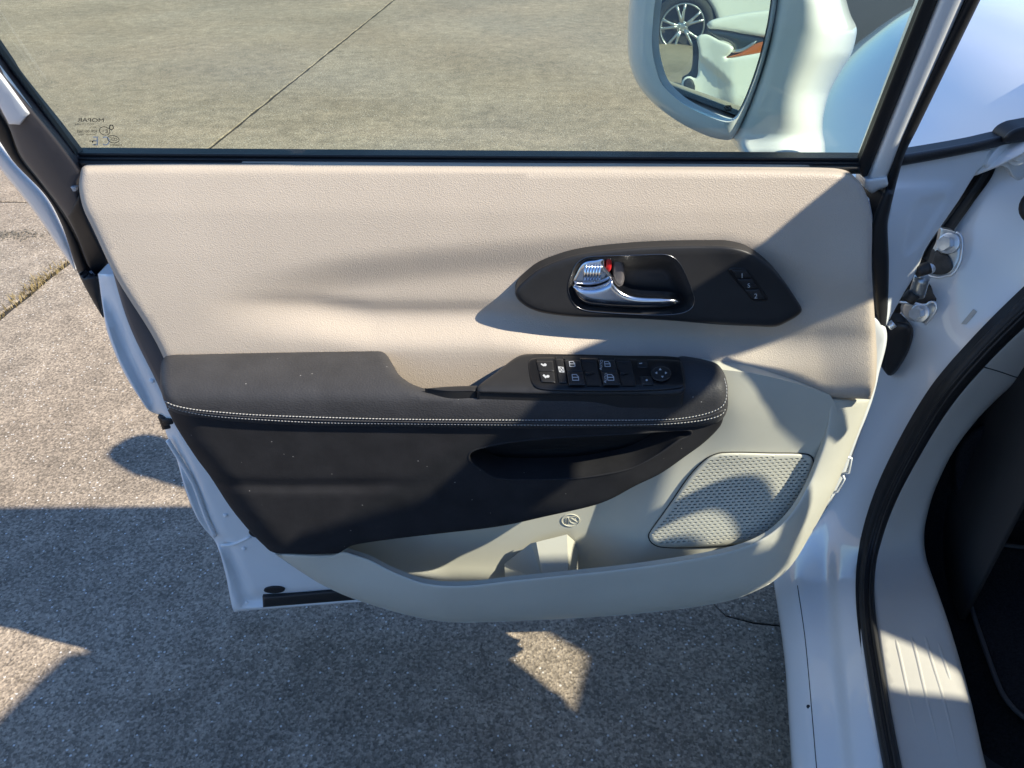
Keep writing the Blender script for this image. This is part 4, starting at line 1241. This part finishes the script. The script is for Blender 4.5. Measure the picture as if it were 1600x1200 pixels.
# floor, mat, footrest
carpY = tps([(1450, 800, 1.06), (1600, 590, 1.10), (1440, 870, 1.0), (1500, 1033, .80), (1545, 1200, .63), (1640, 1420, .49), (1800, 1420, .45), (1800, 1200, .62), (1700, 1000, .80), (1650, 800, 1.06), (1700, 600, 1.2)])
panel('floor_carpet', [(1436, 860), (1444, 790), (1480, 700), (1530, 640), (1590, 585), (1640, 540, 'c'), (2100, 500, 'c'), (2100, 1500, 'c'), (1590, 1500, 'c'), (1530, 1200), (1490, 1033), (1455, 930)], carpY, M['carpet'], van, r=6, rd=.02, back=.03, step=14)
panel('floor_mat', [(1487, 842), (1497, 838), (1560, 850), (1700, 870, 'c'), (1850, 1250, 'c'), (1640, 1160, 'c'), (1585, 1110), (1566, 1085), (1545, 1030), (1515, 940)], lambda x, y: carpY(x, y) - .014, M['matc'], van, r=6, rd=.010, back=.012, step=10)
c = spline([(1660, 1185), (1608, 1128), (1585, 1108), (1566, 1083), (1545, 1030), (1515, 940), (1490, 846), (1520, 842), (1560, 850), (1640, 860)], False, 10)
tube('mat_binding', U(c[:, 0], c[:, 1], carpY(c[:, 0], c[:, 1]) - .016), .004, M['binding'], van, seg=8)
panel('foot_rest', [(1495, 700), (1540, 660), (1620, 640, 'c'), (1640, 800, 'c'), (1555, 822), (1510, 812), (1494, 790)], lambda x, y: carpY(x, y) - .03, M['matc'], van, r=12, rd=.02, back=.03, step=9)

# fender, hood and front end (loft along the car, s metres ahead of the hinge)
rows = []
for s, l0, zt in ((-.02, -.02, 1.0), (.14, -.035, 1.0), (.45, -.05, .995), (.8, -.06, .985), (1.1, -.03, .965), (1.35, .05, .935), (1.52, .22, .89), (1.62, .6, .80)):
    rows.append([vp(s if s > .3 else s + (.20 if z < .95 else .09), l0 + a, z * zt) for a, z in ((.06, .22), (.03, .42), (.0, .62), (.02, .76), (.085, .89), (.175, 1.0), (.29, 1.09), (.46, 1.14), (1.0, 1.17), (1.5, 1.14), (1.80, 1.05), (1.93, .8), (1.92, .3))])
loft('fender', rows, M['paint'], van, up=6)
# roof, pillars, windscreen and far side: they stand out of frame and shade the door
def from_sun(X, Y, z):
    """the point at height z on the sun ray that meets level 1.72 at X, Y"""
    return (X - SUN.x * (1.72 - z), Y - SUN.y * (1.72 - z), z)


rail = [(.55, -1.5, 1.70), (.70, -.6, 1.72), (.795, .1, 1.72), (.813, .166, 1.72), (.845, .249, 1.72), (.868, .308, 1.715)] + [from_sun(*q) for q in (
    (1.045, .325, 1.62), (1.023, .352, 1.60), (1.008, .388, 1.575), (.99, .415, 1.56), (1.03, .51, 1.50), (1.071, .533, 1.48), (1.109, .588, 1.44), (1.11, .611, 1.425), (1.119, .648, 1.40))] + [(.82, .95, 1.28), (.88, 1.3, 1.08)]
innr = [(.90, -1.5, 1.68), (.95, -.6, 1.69), (.98, .1, 1.69), (.99, .166, 1.69), (1.0, .249, 1.69), (1.02, .30, 1.685)] + [from_sun(*q) for q in (
    (1.19, .30, 1.60), (1.19, .345, 1.57), (1.19, .385, 1.545), (1.20, .415, 1.53), (1.215, .47, 1.48), (1.235, .50, 1.45), (1.263, .51, 1.42), (1.33, .54, 1.40), (1.46, .615, 1.37))] + [(.95, .93, 1.25), (.97, 1.3, 1.06)]
rr_ = np.array(rail); inn_ = np.array(innr)
low_ = (rr_ + inn_) / 2 + np.array([0.01, 0, -.035])
V = np.concatenate([rr_, inn_, low_]); n = len(rr_)
Fc = []
for i in range(n - 1):
    for a, b in ((0, 1), (1, 2), (2, 0)):
        Fc.append((a * n + i, b * n + i, b * n + i + 1, a * n + i + 1))
mk('a_pillar', V, Fc, M['paint'], van)
rows = [[vp(s, l, z) for s in (-4.2, -3, -2, -1.12)] for l, z in ((.42, 1.71), (.20, 1.12), (.02, .95), (-.02, .6), (.03, .28))]
loft('side_panel', rows, M['paint'], van, up=4, thick=.03)
# roof panel: front edge square across the car
rows = []
for l, z in ((.50, 1.715), (.58, 1.73), (.85, 1.75), (1.15, 1.755), (1.5, 1.74), (1.72, 1.71)):
    rows.append([vp(s, l - (.05 * max(0, -1.2 - s)), z - (.03 if s > -.65 else 0)) for s in (-4.2, -2.4, -1.2, -.85, -.60)])
loft('roof', rows, M['paint'], van, up=4, thick=.02)
# windscreen from header to cowl
rows = [[vp(-.60, l, z) for l, z in ((.52, 1.69), (.85, 1.715), (1.15, 1.72), (1.72, 1.69))], [vp(-.15, l, z) for l, z in ((.42, 1.44), (.85, 1.49), (1.15, 1.49), (1.75, 1.44))], [vp(.42, l, z) for l, z in ((.36, 1.08), (.8, 1.18), (1.15, 1.18), (1.78, 1.08))]]
loft('windscreen', rows, M['screen'], van, up=4, thick=0)
rows = [[vp(s, l, z) for s in (-4.2, -1.6, -.4, .1)] for l, z in ((1.74, 1.69), (1.86, 1.12), (1.95, .95), (1.97, .6), (1.93, .25))]
loft('far_side', rows, M['paint'], van, up=4, thick=.02)
rows = [[vp(s, l, .20) for l in (.05, .6, 1.3, 1.93)] for s in (-4.2, -2.5, -1, 1.2)]
loft('floor_pan', rows, M['rubber'], van, up=2, thick=.01)
rows = [[vp(s, .31, z) for s in (-.07, .3, .7, 1.1)] for z in (.25, .6, .95, 1.08)]
loft('cowl_side', rows, M['dash'], van, up=3, thick=.01)


def light_blocker(name, pts, z):  # unseen slab added to block sun, outlined along the sun rays
    P = np.array([from_sun(x, y, z) for x, y in spline(pts, True, .02)])
    n = len(P)
    V = np.concatenate([P, P + [0, 0, .018]])
    Fc = [tuple(range(n)), tuple(range(2 * n - 1, n - 1, -1))] + [(i, (i + 1) % n, n + (i + 1) % n, n + i) for i in range(n)]
    mk(name, V, Fc, M['trim'], van, smooth=False)


light_blocker('sun_blocker', [(.93, .318, 'c'), (1.06, .345), (1.22, .338), (1.45, .334), (1.60, .328), (1.665, .318), (1.715, .345, 'c'), (1.775, .320, 'c'), (1.80, .270), (1.85, .226, 'c'), (1.80, .05, 'c'), (.93, .15, 'c')], 1.63)  # added blockers: these slabs trim the sun coming through the windscreen
light_blocker('sun_blocker', [(1.83, .46, 'c'), (1.857, .366, 'c'), (1.962, .293, 'c'), (2.02, .254, 'c'), (2.09, .208, 'c'), (2.15, .152, 'c'), (2.5, .0, 'c'), (2.6, .40, 'c'), (2.1, .58, 'c')], 1.56)
light_blocker('sun_blocker_strip', [(1.960, .296, 'c'), (1.924, .179, 'c'), (1.895, .08, 'c'), (1.975, .10, 'c'), (1.992, .148, 'c'), (2.012, .252, 'c')], 1.60)  # added strip, bounds the sun patch on the ground
light_blocker('sun_blocker_edge', [(1.96, .11, 'c'), (1.99, .144, 'c'), (2.05, .125, 'c'), (2.15, .112, 'c'), (2.5, .09, 'c'), (2.5, -.12, 'c'), (1.9, .03, 'c')], 1.64)  # added slab, cuts the lower edge of the sill's sun patch
# dashboard, added shade bar and steering wheel
rows = [[vp(s, l, z) for l in (.315, .7, 1.2, 1.8)] for s, z in ((.35, 1.06), (.1, 1.02), (-.06, .97), (-.10, .82), (-.06, .62), (.1, .5))]
loft('dashboard', rows, M['dash'], van, up=4, thick=.01)
tube('shade_bar', [from_sun(X, Y, 1.06) for X, Y in ((1.25, .50), (1.28, .488), (1.35, .476), (1.43, .464), (1.50, .456), (1.56, .447))], [.006, .012, .015, .014, .012, .008], M['dash'], van, seg=8)  # unseen bar added to cast the dark band on the door trim
WC = np.array(from_sun(1.692, .228, 1.0)); wv = np.array([0, 0, .819]) + FW * .574
ring_ = [WC + .185 * (math.cos(a) * AX + math.sin(a) * wv) for a in np.linspace(0, 2 * math.pi, 48, endpoint=False)]
wheel = tube('steering_wheel', ring_, .0165, M['pad'], van, closed=True, seg=10)
wn = np.cross(AX, wv)
V, Fc = join([disc_geo(WC + wn * .02 + wv * .03, -wn if wn[1] > 0 else wn, .125, .05, 28)] + [tube_geo([WC + .05 * q, WC + .18 * q], [.045, .03], 8) for q in (AX, -AX, -wv)] + [tube_geo([WC + .06 * q, WC + .17 * q], [.06, .05], 10) for q in (AX * .75 - wv * .65,)] + [tube_geo([WC, WC + FW * .05 - np.array([0, 0, .03])], .035, 12)])  # hub and one fat spoke oversized to block sun
mk('wheel_hub', V, Fc, M['dash'], wheel)

# ------------------------------------------------------------------ neighbouring cars seen in the mirror
eye = np.array([0, 0, CZ])


def MR(px, py, D):
    """point seen in the mirror at a photo pixel, D metres along the sight line"""
    d = rays(px, py); d = d / np.linalg.norm(d, axis=-1)[..., None]
    t = ((mc0 - eye) @ mN) / (d @ mN)
    h = eye + d * t[..., None]
    rdir = d - 2 * (d @ mN)[..., None] * mN
    return h + rdir * (np.asarray(D) - t)[..., None]



def mp3(d):
    return lambda x, y: np.full(np.shape(x), float(d))


def at_ground(px, py, D):
    p = MR(np.array(float(px)), np.array(float(py)), D)
    return (p[0], p[1], 0)


carA = thing('parked_car', 'white parked car with multi-spoke alloy wheel, upper car in the door mirror', 'car', at_ground(1066, 60, 9.8), 'cars reflected in the door mirror')
panel('front_wing', [(985, -80, 'c'), (1240, -80, 'c'), (1240, 70, 'c'), (1123, 74, 'c'), (1121, 35), (1110, 8), (1092, -10), (1066, -16), (1040, -10), (1024, 6), (1014, 34), (985, 44, 'c')], mp3(9.6), M['carwhite'], carA, r=6, rd=.05, back=.8, step=12, proj=MR, cap=True)
panel('arch_liner', circ(1066, 40, 58, 58, 30), mp3(9.95), M['rubber'], carA, r=0, rd=0, back=.1, step=20, proj=MR)
c0 = MR(np.array(1066.), np.array(41.), 9.62)
ex = MR(np.array(1070.), np.array(41.), 9.62) - c0; ex /= np.linalg.norm(ex)
ey = np.array([0, 0, 1.]); ez = np.cross(ex, ey); ez /= np.linalg.norm(ez)
if (mc0 - c0) @ ez < 0:
    ez = -ez
RT = .335


def lathe(prof, n=40):
    V = []; Fc = []
    for r_, h in prof:
        for k in range(n):
            t = 2 * math.pi * k / n
            V.append(c0 + r_ * (math.cos(t) * ex + math.sin(t) * ey) + ez * h)
    for i in range(len(prof) - 1):
        for k in range(n):
            l = (k + 1) % n
            Fc.append((i * n + k, i * n + l, (i + 1) * n + l, (i + 1) * n + k))
    return np.array(V), Fc


wh = mk('wheel', *lathe([(RT * .5, -.1), (RT * .97, -.1), (RT, -.06), (RT, .05), (RT * .96, .085), (RT * .84, .1), (RT * .75, .085), (RT * .74, .06)]), M['tyre'], carA)
mk('brake_disc', *lathe([(.2 * RT, -.02), (.70 * RT, -.02), (.74 * RT, .0)]), M['grease_shade'], wh)
mk('rim', *lathe([(.74 * RT, .0), (.735 * RT, .07), (.70 * RT, .088), (.67 * RT, .07), (.665 * RT, .0)]), M['alloy'], wh)
for k in range(5):
    for da in (-.20, .20):
        a = math.pi / 2 + k * 2 * math.pi / 5 + .2
        p = c0 + .14 * RT * (math.cos(a) * ex + math.sin(a) * ey) + ez * .06
        q = c0 + .69 * RT * (math.cos(a + da) * ex + math.sin(a + da) * ey) + ez * .07
        V, Fc = tube_geo(np.linspace(p, q, 4), [.026, .017, .014, .018], 8)
        mk('spoke', V, Fc, M['alloy'], wh)
V, Fc = join([disc_geo(c0 + ez * .05, ez, .062, .025, 20)] + [disc_geo(c0 + ez * .06 + .036 * (math.cos(t) * ex + math.sin(t) * ey), ez, .009, .024, 8) for t in np.arange(5) * 2 * math.pi / 5])
mk('hub_cap', V, Fc, M['alloy'], wh)

carB = thing('parked_car', 'white parked car with amber-cornered headlamp, lower car in the door mirror', 'car', at_ground(1130, 150, 6.5), 'cars reflected in the door mirror')
panel('bonnet', [(1104, 38), (1113, 31), (1140, 24.5), (1172, 19), (1240, 12, 'c'), (1240, 68, 'c'), (1192, 58), (1150, 50), (1122, 46), (1107, 44)], mp3(6.6), M['carwhite'], carB, r=6, rd=.03, back=.25, step=6, proj=MR)
hl = panel('headlamp', [(1104, 46, 'c'), (1125, 46), (1160, 52), (1205, 60, 'c'), (1202, 74), (1165, 86), (1133, 91, 'c'), (1147, 76), (1140, 67), (1118, 59)], mp3(6.62), M['lampdark'], carB, r=5, rd=.02, back=.1, step=7, proj=MR)
panel('amber_lens', [(1134, 90, 'c'), (1156, 83), (1172, 74), (1184, 67), (1205, 63, 'c'), (1200, 78), (1165, 86.5)], mp3(6.59), M['amber'], hl, r=3, rd=.01, back=.02, step=5, proj=MR)
panel('lamp_strip', [(1143, 80), (1160, 75), (1176, 66), (1182, 64), (1178, 70), (1165, 79), (1150, 83)], mp3(6.60), M['alloy'], hl, r=2, rd=.01, back=.02, step=5, proj=MR)
panel('bumper', [(1089, 60), (1095, 54), (1106, 54), (1124, 63), (1146, 74), (1142, 83), (1134, 90.5), (1165, 86.5), (1205, 79, 'c'), (1230, 150, 'c'), (1180, 215, 'c'), (1150, 204), (1120, 186), (1090, 168), (1072, 152), (1065, 142), (1065, 130), (1070, 121), (1079, 119), (1088, 122), (1091, 100), (1092, 80)],
      lambda x, y: 6.6 - .06 * sm((x - 1090) / 60) + .035 * sm((y - (97 + (x - 1105) * .85)) / 5) * sm((1150 - x) / 30) + .05 * sm((y - 150) / 40), M['carwhite'], carB, r=5, rd=.02, back=.3, step=5, proj=MR)
panel('fog_lamp_pocket', [(1070, 125), (1078, 122), (1084, 128), (1086, 140), (1080, 145), (1073, 143), (1068, 135)], mp3(6.56), M['rubber'], carB, r=3, rd=.02, back=.05, step=5, proj=MR)
panel('under_tray', [(1082, 66, 'c'), (1094, 62, 'c'), (1094, 130, 'c'), (1120, 190, 'c'), (1140, 212, 'c'), (1090, 190), (1060, 160, 'c'), (1066, 120, 'c'), (1078, 112), (1082, 95)], mp3(6.9), M['rubber'], carB, r=4, rd=.03, back=.3, step=8, proj=MR)
